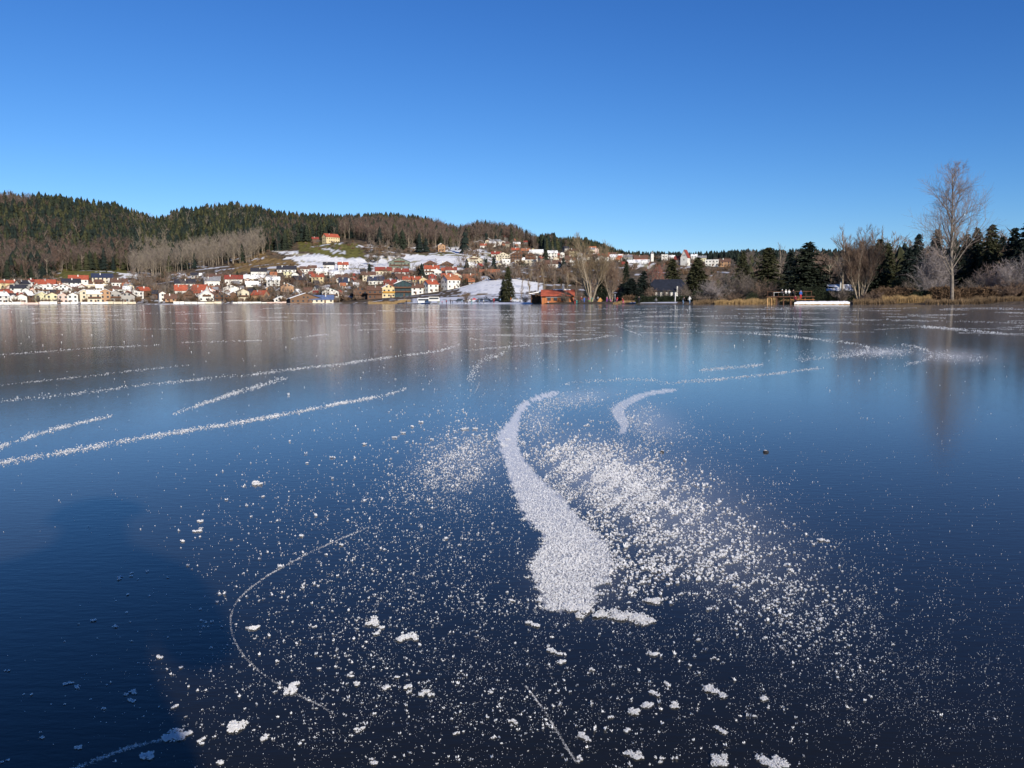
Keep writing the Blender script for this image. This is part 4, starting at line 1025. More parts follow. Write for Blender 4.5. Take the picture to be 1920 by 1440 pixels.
bare_big('tall_bare_tree', 1785, 157, float(zat(1785, 321, 157)) - tz(1785, 157), 'tallest leafless tree of all, standing by the right shore against the sky', 60, spread=.46, nl=36, base_clear=.2, bias=.55, twig=mat('twig_rosy', (.23, .18, .155), .95), bark=mat('bark_warm', (.19, .16, .13), .95, .3, 2.0), r0=.30, up=.60, lv=(12, 8), tw=.011, conic=True)
for i, (x, d, top, w, n, m, lab) in enumerate([
    (1338, 184, 519, 82, 1500, M_TWIGF, 'grey frosted willow shrub left in the shore thicket'), (1384, 186, 499, 92, 2000, M_TWIGG, 'tallest rounded willow shrub in the shore thicket'),
    (1432, 181, 516, 62, 1200, M_TWIG, 'brown willow shrub right in the shore thicket, next to the jetty'), (1316, 182, 545, 50, 700, M_TWIGG, 'low dark shrub behind the two skaters'),
    (1370, 176, 545, 60, 800, M_TWIG, 'low brown shrub just behind the golden reeds'), (1578, 163, 532, 60, 1000, M_TWIGG, 'dark twiggy shrub right of the snowy jetty'), (1640, 160, 540, 56, 900, M_TWIG, 'brown shrub at the foot of the willow'),
    (1744, 176, 452, 78, 2100, M_TWIGF, 'tall grey frost-covered tree-like shrub left of the tallest tree'), (1756, 164, 508, 66, 1100, M_TWIGF, 'round frosted bush left of the tallest trunk'),
    (1830, 166, 508, 62, 1100, M_TWIGG, 'greyish bush right of the tallest trunk'), (1862, 170, 482, 72, 1500, mat('twig_pink', (.28, .215, .19), .95, .2, .6), 'pinkish frosted bush near the right edge'),
    (1908, 166, 464, 74, 1600, M_TWIGF, 'pale frosted bush at the right edge'), (1950, 166, 478, 80, 1200, M_TWIGF, 'frosted bush beyond the right edge'), (1892, 158, 520, 70, 1000, M_TWIG, 'low brown bush at the right edge'), (1700, 170, 520, 40, 500, M_TWIGG, 'small grey bush before the dark spruce'),
    (1085, 236, 545, 40, 500, M_TWIG, 'bare bush between the hut and the tallest middle tree'), (1060, 244, 540, 34, 450, M_TWIGG, 'grey bare bush at the right end of the hut'), (1165, 226, 535, 44, 700, M_TWIG, 'brown bush behind the playing children'),
    (985, 268, 548, 40, 450, M_TWIGG, 'grey bush left of the dark shed'), (1222, 206, 532, 40, 600, M_TWIG, 'brown bush before the left end of the restaurant'), (1252, 208, 538, 36, 500, M_TWIGG, 'grey bush before the middle of the restaurant'), (1284, 204, 528, 44, 700, M_TWIGG, 'grey bush before the right end of the restaurant'), (912, 300, 552, 20, 260, M_TWIG, 'small reddish bush behind the parked cars'), (875, 300, 540, 22, 260, M_TWIG, 'small leafless tree-like bush by the beach')]):
    twiggy('frosted_shrub' if 'frost' in lab else 'bare_shrub', x, d, top, w * 1.1, lab, m, 200 + i, n=n)
HD = [(1166, 1192, 212, 556, 'clipped brown hedge beside the children', M_HEDGE, 2, 1500), (1192, 1300, 196, 557, 'long dark hedge in front of the restaurant', M_HEDGEG, 2, 4500),
      (1640, 1712, 161, 541, 'brown rounded hedge left of the dark spruce', M_HEDGE, 3, 3500), (1713, 1745, 160, 548, 'small dark hedge under the frosted tree', M_HEDGEG, 2, 1400),
      (1746, 1792, 160, 540, 'brown clipped hedge left of the tallest trunk', M_HEDGE, 2, 2500), (1794, 1930, 162, 541, 'long dark hedge behind the right shore reeds', M_HEDGE, 2, 4500),
      (1548, 1600, 176, 548, 'dark hedge behind the snowy jetty', M_HEDGEG, 3, 2000), (1465, 1500, 200, 540, 'dark hedge behind the people on the pier', M_HEDGEG, 3, 1600), (1500, 1545, 190, 540, 'dark low growth under the cone-shaped conifer', M_HEDGEG, 3, 1600),
      (1300, 1345, 192, 548, 'dark hedge behind the left willow shrub', M_HEDGEG, 2, 1600), (1396, 1460, 205, 530, 'dark undergrowth below the bushy conifer', M_HEDGEG, 3, 1800), (1676, 1740, 182, 524, 'dark undergrowth below the spruces', M_HEDGEG, 4, 1800),
      (1940, 2060, 160, 530, 'hedge beyond the right edge', M_HEDGE, 3, 1500)]
for i, (x0, x1, d, top, lab, m, dep, n) in enumerate(HD): hedge(x0, x1, d, top, lab, m, 300 + i, depth=dep, n=n, round_=.35 if m is M_HEDGE else .1)
reeds(1340, 1442, 171, 561.5, 'golden dry reeds in front of the willow shrubs', M_REED, 401, 4, 6500)
reeds(1462, 1500, 160, 561, 'golden dry reeds under the pier', M_REED, 402, 4, 2200)
reeds(1440, 1456, 164, 556, 'tall golden reeds at the left end of the pier', M_REED, 403, 3, 1200)
reeds(1300, 1342, 175, 563, 'dull reeds left of the golden ones', M_REEDD, 404, 3, 1500)
reeds(1655, 1745, 152.5, 557, 'pale dry reeds at the right shore', M_REED, 405, 3, 4200)
reeds(1600, 1680, 151.5, 560.5, 'dull reeds at the foot of the willow', M_REEDD, 406, 3, 3200)
reeds(1735, 1960, 147, 559, 'dark reed fringe along the right shore', M_REEDD, 407, 4, 9000)
reeds(690, 770, 372, 563.5, 'ochre reeds along the middle shore', M_REED, 408, 20, 2600)
reeds(1150, 1190, 203, 566, 'pale beach grass beside the children', M_REED, 409, 3, 1500)

def right_belt():
    r = np.random.default_rng(77); Cn, Bn = [], []
    for x0, x1, d0, d1, n, pc, lo, hi in [(1160, 1400, 270, 420, 60, .25, 5, 8.5), (1290, 1420, 290, 420, 50, .3, 6, 10), (1400, 1620, 240, 420, 130, .35, 8, 13), (1600, 2050, 200, 330, 190, .3, 9, 14), (1380, 2000, 420, 900, 420, .5, 12, 20), (1100, 1400, 420, 560, 60, .2, 5, 9)]:
        for i in range(n):
            x = r.uniform(x0, x1); d = r.uniform(d0, d1); a = float(azim(x)); (Cn if r.random() < pc else Bn).append((x, 0, d, sin(a) * d, cos(a) * d, tz(x, d), r.uniform(lo, hi)))
    for L, tp, nm, lab, grp, mats_ in ((Cn, CON, 'spruce_tree', 'dark spruce in the wood behind the right shore, one of many alike', 'spruces behind the right shore', [[M_NEEDLED, M_BARK], [M_NEEDLE, M_BARK], [M_NEEDLE2, M_BARK]]),
                                       (Bn, BAR, 'bare_tree', 'leafless tree in the wood behind the right shore, one of many alike', 'leafless trees behind the right shore', [[M_BARK, M_TWIGG], [M_BARKL, M_TWIG]])):
        ms = {}; L.sort(key=lambda t: -t[6] / t[2]); parts_ = {}
        for t in L[105:]: parts_.setdefault((int(r.integers(0, 6)), int(r.integers(0, len(mats_)))), []).append(t)
        for mi_ in range(len(mats_)):
            pl_ = [merge_template(tp[k_[0]], np.array([q[3:6] for q in v_]) - [0, 0, .2], r.uniform(0, 6, len(v_)), np.array([[q[6] * 1.5, q[6]] for q in v_])) for k_, v_ in parts_.items() if k_[1] == mi_]
            if pl_: V_, F_, m_ = cat_meshes(pl_); o = obj('wood_edge', mesh_np('wood_edge', V_, F_, mats_[mi_], m_)); o['kind'] = 'stuff'
        for t in L[:105]:
            k = (int(r.integers(0, 6)), int(r.integers(0, len(mats_))))
            if k not in ms: ms[k] = mesh_np(nm, *tp[k[0]][:2], mats_[k[1]], tp[k[0]][2])
            h = t[6]; o = obj(nm, ms[k], None, (t[3], t[4], t[5] - .2), float(r.uniform(0, 6))); o.scale = (h * 1.5, h * 1.5, h); tag(o, lab, 'tree', grp)
BAR_OLD = BAR; BAR = [tpl_bare(90 + s, .24 + .03 * (s % 3), .009, 26, 14) for s in range(6)]
right_belt()

# ------------------------------------------------------------------ buildings and things on the near shore
def place(x, d, z=None, dz=0.0):
    X, Y = xy_at(x, d); return (float(X), float(Y), (tz(x, d) if z is None else z) + dz)
def hut():
    d = 246.0; x0, x1 = 1016, 1076; k = d / F; w = (x1 - x0) * k / 2; root = empty('beach_hut', place(1046, d, .35), -float(azim(1046)))
    tag(root, 'orange timber beach hut with a red tiled roof and white chimney at the shore', 'hut')
    H = 25.5 * k; wh = H * .52
    b = MB(); b.box(-w, w, 0, 6, -.5, wh); b.build('wall', [mat('orange_boards', (.42, .15, .055), .85, .25, 3.0, stretch=(1, 1, .1))], root)
    r = MB(); zt = H - .3
    V = [(-w - .3, -.9, wh - .15), (w + .3, -.9, wh - .15), (w + .3, 3, zt), (-w - .3, 3, zt), (-w - .3, 6.9, wh - .15), (w + .3, 6.9, wh - .15)]
    V2 = [(x, y, z + .2) for x, y, z in V]
    r.add(V2, [[0, 1, 2, 3], [3, 2, 5, 4]]); r.add(V, [[3, 2, 1, 0], [4, 5, 2, 3]])
    r.add([V[0], V[1], V2[1], V2[0]], [[0, 1, 2, 3]]); r.add([V[0], V[3], V2[3], V2[0]], [[0, 1, 2, 3]]); r.add([V[1], V[2], V2[2], V2[1]], [[0, 1, 2, 3]])
    ro = r.build('roof', [roofm('red')], root)
    s = MB(); s.box(-w * .3, w * .8, 2.6, 3.6, zt + .05, zt + .36); s.build('roof_snow', [M_SNOW], ro)
    g = MB(); g.add([(-w, 0.01, wh), (-w, 5.99, wh), (-w, 3, zt)], [[0, 1, 2]]); g.add([(w, 0.01, wh), (w, 5.99, wh), (w, 3, zt)], [[0, 2, 1]]); g.build('gable', [wallm('wood')], root)
    c = MB(); c.box(1.3, 2.0, 2.2, 2.9, zt, zt + 1.9); c.build('chimney', [wallm('white')], ro)
    bm = MB(); bm.box(-w * .75, w * .62, -.16, -.02, wh - .55, wh - .2); bm.build('white_beam', [M_FRAME], root)
    for u in (-.55, -.15, .3):
        f = MB(); f.box(-.55, .55, -.06, .03, 0, 1.1); o = f.build('window', [M_GLASS], root, (u * w, -.02, wh * .32))
    f = MB(); f.box(-.5, .5, -.08, .03, 0, 2.0); f.build('door', [M_WOODD], root, (w * .6, -.02, .1))
    s2 = empty('open_shed', place(1005, 250, .35), -float(azim(1005))); tag(s2, 'dark open shed with a snow-covered roof attached left of the hut', 'shed')
    k = 250 / F; b = MB()
    for u in (-1.5, 0, 1.4): b.box(u - .1, u + .1, 0, .2, 0, 2.7)
    b.build('posts', [M_WOODD], s2)
    b = MB(); b.box(-1.7, 1.6, 3.0, 3.2, 0, 2.6); b.build('back_wall', [M_WOODD], s2)
    b = MB(); b.add([(-2.1, -.4, 2.6), (1.55, -.4, 3.2), (1.55, 3.5, 3.2), (-2.1, 3.5, 2.6), (-2.1, -.4, 2.75), (1.55, -.4, 3.35), (1.55, 3.5, 3.35), (-2.1, 3.5, 2.75)], box_vf(0, 1, 0, 1, 0, 1)[1]); ro = b.build('roof', [M_WOODD], s2)
    b = MB(); b.add([(-2.1, -.4, 2.754), (1.5, -.4, 3.354), (1.5, 3.5, 3.354), (-2.1, 3.5, 2.754), (-2.0, -.3, 3.0), (1.5, -.3, 3.6), (1.5, 3.4, 3.6), (-2.0, 3.4, 3.0)], box_vf(0, 1, 0, 1, 0, 1)[1]); b.build('roof_snow', [M_SNOW], ro)
hut()
def restaurant():
    d = 232.0; xc = 1250; k = d / F; w = 42 * k; z0 = float(zat(xc, 559, d)); root = empty('restaurant', place(xc, d, z0), -float(azim(xc)))
    tag(root, 'low white building under a broad dark hipped roof behind the long hedge', 'building')
    wh = 13.5 * k; H = 35 * k
    b = MB(); b.box(-w * .88, w * .86, 0, 9, -1.5, wh); b.build('wall', [wallm('white')], root)
    r = MB(); e = w; V = [(-e, -.9, wh), (e, -.9, wh), (e, 9.9, wh), (-e, 9.9, wh), (-e * .55, 4.5, H), (e * .62, 4.5, H)]
    r.add(V, [[0, 1, 5, 4], [1, 2, 5], [2, 3, 4, 5], [3, 0, 4], [3, 2, 1, 0]]); r.build('roof', [mat('slate_roof', (.018, .022, .035), .9, .3, 1.5)], root)
    for i in range(8):
        if i == 5: continue
        u = -w * .78 + i * w * .22; f = MB(); f.box(-.42, .42, -.06, .03, 0, 1.35); f.build('window', [M_GLASS], root, (u, -.01, .45))
    c = MB(); c.box(w * .42, w * .42 + .32, -1.4, -1.05, 0, wh + 1.2); c.build('pillar', [wallm('white')], root)
restaurant()
def midhouse(x0, x1, d, yt, yb, typ, wall, roof, lab, ss=None): house(x0, x1, yt, yb, typ, wall, roof, lab, d=d, snow_side=ss, seed=900)
midhouse(1151, 1170, 360, 508, 530, 'R', 'orange', 'orange', 'orange-roofed house half hidden behind the middle shore bushes')
midhouse(1176, 1202, 350, 510, 532, 'R', 'cream', 'grey', 'house with a cream gable and grey roof behind the dark conifers')
midhouse(1540, 1582, 300, 494, 522, 'S', 'brown', 'red', 'long brown building with a reddish roof right of the cone-shaped conifer')
midhouse(1550, 1596, 230, 520, 545, 'S', 'grey', 'snow', 'low shed with a snow-covered roof behind the jetty')
midhouse(1655, 1680, 330, 514, 532, 'S', 'cream', 'snow', 'small cream house glimpsed between the spruces on the right')

def car(x, d, L, H, col, label, kind='car', rz=0.0, zoff=0.0):
    root = empty('parked_van' if kind == 'van' else 'parked_car', place(x, d, None, .02 + zoff), -float(azim(x)) + rz); tag(root, label, kind)
    W = 1.8; m = mat('paint_' + '_'.join(str(int(c * 100)) for c in col), col, .3, spec=.5)
    b = MB()
    if kind == 'van': prof = [(-.5, .28), (.5, .28), (.5, .60), (.44, .98), (-.46, 1.0), (-.5, .9)]
    else: prof = [(-.5, .22), (.5, .22), (.5, .52), (.28, .60), (.14, .97), (-.26, 1.0), (-.42, .62), (-.5, .56)]
    n = len(prof); V = [(u * L, 0, v * H) for u, v in prof] + [(u * L, W, v * H) for u, v in prof]
    b.add(V, [list(range(n)), list(range(n, 2 * n))[::-1]] + [[(i + 1) % n, i, n + i, n + (i + 1) % n] for i in range(n)]); b.build('body', [m], root)
    g = MB()
    if kind == 'van': g.box(-.44 * L, .40 * L, -.02, W + .02, .60 * H, .86 * H)
    else: g.add([(u * L, y, v * H) for y in (-.02, W + .02) for u, v in [(-.36, .64), (.22, .64), (.12, .92), (-.24, .94)]], [[0, 1, 2, 3], [7, 6, 5, 4], [0, 4, 5, 1], [1, 5, 6, 2], [2, 6, 7, 3], [3, 7, 4, 0]])
    g.build('window', [M_GLASS], root)
    tm = mat('tyre', (.02, .02, .02), .9)
    for u in (-.31, .31):
        for y in (-.02, W - .2):
            t = MB(); t.tube((0, 0, 0), (0, .22, 0), .32, .32, 12); wo_ = t.build('wheel', [tm], root, (u * L, y, .32))
            t = MB(); t.tube((0, -.01, 0), (0, .23, 0), .18, .18, 10); t.build('rim', [M_METAL], wo_)
    for y in (.15, W - .45):
        h = MB(); h.box(.5 * L - .02, .5 * L + .02, y, y + .3, .36 * H, .46 * H); h.build('headlight', [M_FRAME], root)
car(795, 322, 5.2, 2.6, (.72, .73, .74), 'big white van parked on the beach, the left of two', 'van')
car(814, 318, 4.4, 2.4, (.62, .60, .55), 'cream camper van parked on the beach right of the white van', 'van')
for i, (x, d, c, lab) in enumerate([(864, 306, (.05, .06, .08), 'dark car at the left end of the row behind the beach'), (888, 303, (.55, .56, .58), 'silver car behind the beach people'),
        (902, 300, (.05, .07, .12), 'dark blue car in the row behind the beach, left of the red umbrella'), (914, 292, (.08, .10, .16), 'blue-grey car right in the row behind the beach'), (932, 288, (.03, .03, .04), 'black car left of the tall shore spruce'),
        (968, 278, (.45, .46, .48), 'grey car half behind the tall shore spruce'), (1240, 186, (.6, .6, .6), 'pale trailer-like car behind the snowy bank')]):
    if i < 6: car(x, d, 4.2, 1.5, c, lab)
def jetty():
    d = 146.0; root = empty('snowy_jetty', place(1541, d, 0), -float(azim(1541))); tag(root, 'low floating jetty covered with thick white snow on the right', 'jetty')
    w = 45 * d / F; b = MB(); b.box(-w, w, 0, 2.2, -.1, .42); b.build('deck', [M_WOODL], root)
    r = np.random.default_rng(3); nx, ny = 40, 8; V = []; Fc = []
    for i in range(nx + 1):
        for j in range(ny + 1):
            e = min(1, min(i, nx - i) / 2) * min(1, min(j, ny - j) / 1.2); V.append((-w + 2 * w * i / nx, -.02 + 2.24 * j / ny, .43 + .17 * e + .03 * r.normal() * e))
    for i in range(nx):
        for j in range(ny): a = i * (ny + 1) + j; Fc.append([a, a + ny + 1, a + ny + 2, a + 1])
    f0 = len(V)
    for i in range(nx + 1): V.append((-w + 2 * w * i / nx, -.03, .12 + .04 * r.normal()))
    for i in range(nx): Fc.append([f0 + i, f0 + i + 1, (i + 1) * (ny + 1), i * (ny + 1)])
    obj('snow_cover', mesh_np('snow_cover', V, Fc, [M_SNOW], smooth=True), root)
    # the pier behind it, with its posts
    d = 156.0; root = empty('wooden_pier', place(1482, d, 0), -float(azim(1482))); tag(root, 'raised dark wooden pier on posts with people on top', 'pier')
    k = d / F; w = 40 * k; zt = 1.55
    b = MB(); b.box(-w, w, 0, 3.4, zt - .18, zt); b.build('deck', [M_WOODD], root)
    for u in (-1, -.82, -.6, -.3, 0, .3, .62, .95):
        p = MB(); p.tube((u * w * .97, .3, -.3), (u * w * .97, .3, zt - .18), .13, .12, 8); p.build('post', [M_WOODL if u < -.7 else M_WOODD], root)
    rl = MB(); rl.box(-w, w * .9, 3.2, 3.28, zt + .85, zt + .95)
    for u in np.linspace(-.98, .88, 9): rl.box(u * w - .04, u * w + .04, 3.2, 3.28, zt, zt + .85)
    rl.build('railing', [M_WOODD], root)
    t = empty('white_table', place(1460, 157.0, 1.555), -float(azim(1460))); tag(t, 'white table on the pier left of the seated people', 'table')
    b = MB(); b.box(-.95, .95, 0, .8, .68, .74); b.build('tabletop', [M_FRAME], t)
    for u in (-.85, .85):
        for v in (.08, .72): p = MB(); p.box(u - .03, u + .03, v - .03, v + .03, 0, .68); p.build('leg', [M_FRAME], t)
    t = empty('orange_bench', place(1505, 147.5, .02), -float(azim(1505))); tag(t, 'long orange-brown bench rail at the snowy jetty', 'bench')
    b = MB(); b.box(-2.0, 2.0, 2.6, 2.9, .85, .93); b.build('seat', [mat('orange_wood', (.5, .2, .06), .8)], t)
    for u in (-1.8, 0, 1.8): p = MB(); p.box(u - .05, u + .05, 2.65, 2.85, .0, .85); p.build('leg', [M_WOODD], t)
jetty()
for i, (x, d, h, c, lab) in enumerate([(1266, 190, 2.2, M_FRAME, 'white post standing in front of the restaurant'), (1091, 252, 5.2, M_METAL, 'thin light pole in front of the hut chimney side')]):
    b = MB(); b.tube((0, 0, -.2), (0, 0, h), .12 if i == 0 else .05, .1 if i == 0 else .035, 8); o = b.build('post', [c], None, place(x, d)); tag(o, lab, 'post')
t = empty('tent', place(1126, 232), -float(azim(1126))); tag(t, 'small orange tent standing among the children', 'tent')
b = MB(); b.add([(-1, 0, 0), (1, 0, 0), (1, 1.8, 0), (-1, 1.8, 0), (-.15, 0, 1.25), (-.15, 1.8, 1.25)], [[0, 1, 4], [3, 5, 2], [0, 4, 5, 3], [1, 2, 5, 4]]); b.build('canvas', [mat('tent_orange', (.62, .30, .08), .8)], t)
b = MB(); b.box(-.17, -.13, -.06, -.02, 0, 1.3); b.build('tent_pole', [M_METAL], t)
sg = empty('slide_tower', place(1153, 222), -float(azim(1153))); tag(sg, 'grey round-topped fountain-like stand behind the children', 'stand')
b = MB(); b.tube((0, 0, 0), (0, 0, 2.4), .12, .12, 8); b.build('column', [M_METAL], sg); b = MB(); b.tube((0, 0, 2.4), (0, 0, 2.7), .8, .15, 12); b.build('top', [M_METAL], sg)
um = empty('red_umbrella', place(889, 282, .03), 0); tag(um, 'red umbrella standing among the people on the beach', 'umbrella')
b = MB(); b.tube((0, 0, 0), (0, 0, 2.1), .03, .03, 6); b.build('pole', [M_METAL], um)
b = MB(); b.add([(cos(i * pi / 4) * 1.0, sin(i * pi / 4) * 1.0, 1.55) for i in range(8)] + [(0, 0, 2.15)], [[i, (i + 1) % 8, 8] for i in range(8)]); b.build('canopy', [mat('umbrella_red', (.60, .04, .05), .7)], um)

# ------------------------------------------------------------------ people
def skel(pose):
    """joints: name -> (pos, radius); figure 1.72 m tall, facing -Y"""
    J = dict(pelvis=((0, 0, .93), .135), belly=((0, 0, 1.08), .125), chest=((0, -.01, 1.30), .145), neck=((0, -.01, 1.47), .058), head=((0, -.02, 1.60), .098), crown=((0, -.01, 1.68), .075),
             shL=((-.17, 0, 1.41), .075), elL=((-.25, .02, 1.13), .052), haL=((-.27, -.07, .90), .038), shR=((.17, 0, 1.41), .075), elR=((.25, .02, 1.13), .052), haR=((.27, -.07, .90), .038),
             hipL=((-.09, 0, .88), .10), knL=((-.11, -.02, .50), .068), anL=((-.12, .02, .10), .045), toL=((-.13, -.15, .045), .04), hipR=((.09, 0, .88), .10), knR=((.11, -.02, .50), .068), anR=((.12, .02, .10), .045), toR=((.13, -.15, .045), .04))
    def mv(n, *p): J[n] = (p, J[n][1])
    if pose == 'walk':
        mv('knL', -.10, -.20, .52); mv('anL', -.11, -.24, .12); mv('toL', -.11, -.40, .07); mv('knR', .10, .04, .50); mv('anR', .11, .30, .14); mv('toR', .11, .20, .045)
        mv('elL', -.24, .16, 1.16); mv('haL', -.24, .10, .95); mv('elR', .24, -.12, 1.16); mv('haR', .22, -.34, 1.08)
    if pose == 'skate':
        mv('pelvis', 0, .10, .86); mv('belly', 0, .02, 1.0); mv('chest', .02, -.10, 1.20); mv('neck', .04, -.17, 1.36); mv('head', .05, -.21, 1.49); mv('crown', .05, -.20, 1.57)
        mv('shL', -.15, -.08, 1.30); mv('shR', .19, -.12, 1.30); mv('elL', -.34, .02, 1.12); mv('haL', -.50, .10, 1.0); mv('elR', .34, -.22, 1.10); mv('haR', .22, -.40, 1.0)
        mv('hipL', -.10, .08, .80); mv('hipR', .10, .08, .80); mv('knL', -.16, -.10, .46); mv('anL', -.18, .0, .10); mv('toL', -.20, -.16, .045); mv('knR', .26, .0, .46); mv('anR', .46, .20, .12); mv('toR', .52, .06, .05)
    if pose == 'sit':
        for k in list(J): J[k] = ((J[k][0][0], J[k][0][1], J[k][0][2] - .42), J[k][1])
        mv('knL', -.12, -.42, .50); mv('knR', .12, -.42, .50); mv('anL', -.12, -.44, .10); mv('anR', .12, -.44, .10); mv('toL', -.12, -.60, .045); mv('toR', .12, -.60, .045)
        mv('elL', -.24, -.08, .76); mv('elR', .24, -.08, .76); mv('haL', -.14, -.32, .66); mv('haR', .14, -.32, .66)
    if pose == 'camera':
        mv('chest', 0, -.03, 1.22); mv('neck', 0, -.06, 1.40); mv('head', 0, -.10, 1.55); mv('crown', 0, -.09, 1.63); mv('shL', -.18, -.03, 1.27); mv('shR', .18, -.03, 1.27)
        mv('elR', .22, -.02, 1.03); mv('haR', .07, -.22, .98); mv('elL', -.22, -.02, 1.03); mv('haL', -.07, -.22, .98)
    return J
BONES = [('pelvis', 'belly', 1), ('belly', 'chest', 1), ('chest', 'neck', 1), ('neck', 'head', 0), ('head', 'crown', 0), ('chest', 'shL', 1), ('shL', 'elL', 1), ('elL', 'haL', 1), ('chest', 'shR', 1), ('shR', 'elR', 1), ('elR', 'haR', 1),
         ('pelvis', 'hipL', 2), ('hipL', 'knL', 2), ('knL', 'anL', 2), ('anL', 'toL', 3), ('pelvis', 'hipR', 2), ('hipR', 'knR', 2), ('knR', 'anR', 2), ('anR', 'toR', 3)]
def body_mesh(pose):
    J = skel(pose); names = list(J); me = bpy.data.meshes.new('body_src'); me.from_pydata([J[n][0] for n in names], [(names.index(a), names.index(b)) for a, b, _ in BONES], [])
    o = bpy.data.objects.new('body_src', me); scene.collection.objects.link(o)
    sk = o.modifiers.new('skin', 'SKIN'); sk.use_smooth_shade = True
    for i, n in enumerate(names):
        v = me.skin_vertices[0].data[i]; v.radius = (J[n][1], J[n][1] * (.78 if n in ('chest', 'belly', 'pelvis') else 1)); v.use_root = n == 'pelvis'
    ss = o.modifiers.new('sub', 'SUBSURF'); ss.levels = 1; ss.render_levels = 1
    dg = bpy.context.evaluated_depsgraph_get(); ev = o.evaluated_get(dg); out = bpy.data.meshes.new_from_object(ev)
    bpy.data.objects.remove(o)
    nf = len(out.polygons); cc = np.zeros(nf * 3, np.float32); out.polygons.foreach_get('center', cc); cc = cc.reshape(-1, 3); best = np.full(nf, 9.0); mi = np.zeros(nf, int)
    for a, b, reg in BONES:
        p, q = np.array(J[a][0]), np.array(J[b][0]); t = np.clip(((cc - p) @ (q - p)) / ((q - p) @ (q - p)), 0, 1); dd = np.linalg.norm(cc - (p + t[:, None] * (q - p)), axis=1) - .5 * (J[a][1] + (J[b][1] - J[a][1]) * t)
        m = dd < best; best[m] = dd[m]; mi[m] = reg
        if a in ('elL', 'elR'): mi[m & (t > .93)] = 0
    for _ in range(4): out.materials.append(None)
    out.polygons.foreach_set('material_index', mi); out.polygons.foreach_set('use_smooth', np.ones(nf, bool)); out.update()
    return out, J
BODY = {p: body_mesh(p) for p in ('stand', 'walk', 'skate', 'sit', 'camera')}
def cloth(c): return mat('cloth_' + c, CL[c], .9, .15, 8.0)
CL = dict(black=(.02, .02, .025), dark=(.05, .05, .06), red=(.50, .04, .04), pink=(.60, .14, .24), teal=(.05, .40, .38), blue=(.05, .13, .42), jeans=(.12, .19, .30), white=(.70, .70, .68), grey=(.28, .28, .28), green=(.25, .45, .12),
          orange=(.65, .25, .05), purple=(.28, .08, .35), tan=(.50, .38, .25), darkred=(.25, .03, .04), lightblue=(.30, .45, .60))
def person(x, d, hm, pose, jac, trou, hat, label, rz=0.0, z=0.0, loc=None):
    me, J = BODY[pose]; me = me.copy(); me.name = 'person'
    for i, m in enumerate([M_SKIN, cloth(jac), cloth(trou), cloth('black')]): me.materials[i] = m
    L = loc or place(x, d, z)
    o = bpy.data.objects.new('person', me); scene.collection.objects.link(o); o.location = L; o.rotation_euler = (0, 0, rz); s = hm / 1.76; o.scale = (s, s, s)
    tag(o, label, 'person')
    h = J['head'][0]; b = MB(); n = 10; rr = .118; V = []; Fc = []
    for i, e in enumerate([.02, .06, .10, .125]):
        q = math.sqrt(max(0, 1 - (e / .13) ** 2)) * rr
        for j in range(n): V.append((h[0] + q * cos(2 * pi * j / n), h[1] + .01 + q * 1.05 * sin(2 * pi * j / n), h[2] + e - .0))
    for i in range(3):
        for j in range(n): Fc.append([i * n + j, i * n + (j + 1) % n, (i + 1) * n + (j + 1) % n, (i + 1) * n + j])
    Fc.append([3 * n + j for j in range(n)]); b.add(V, Fc); b.build('hat', [cloth(hat)], o, smooth=True)
    return o
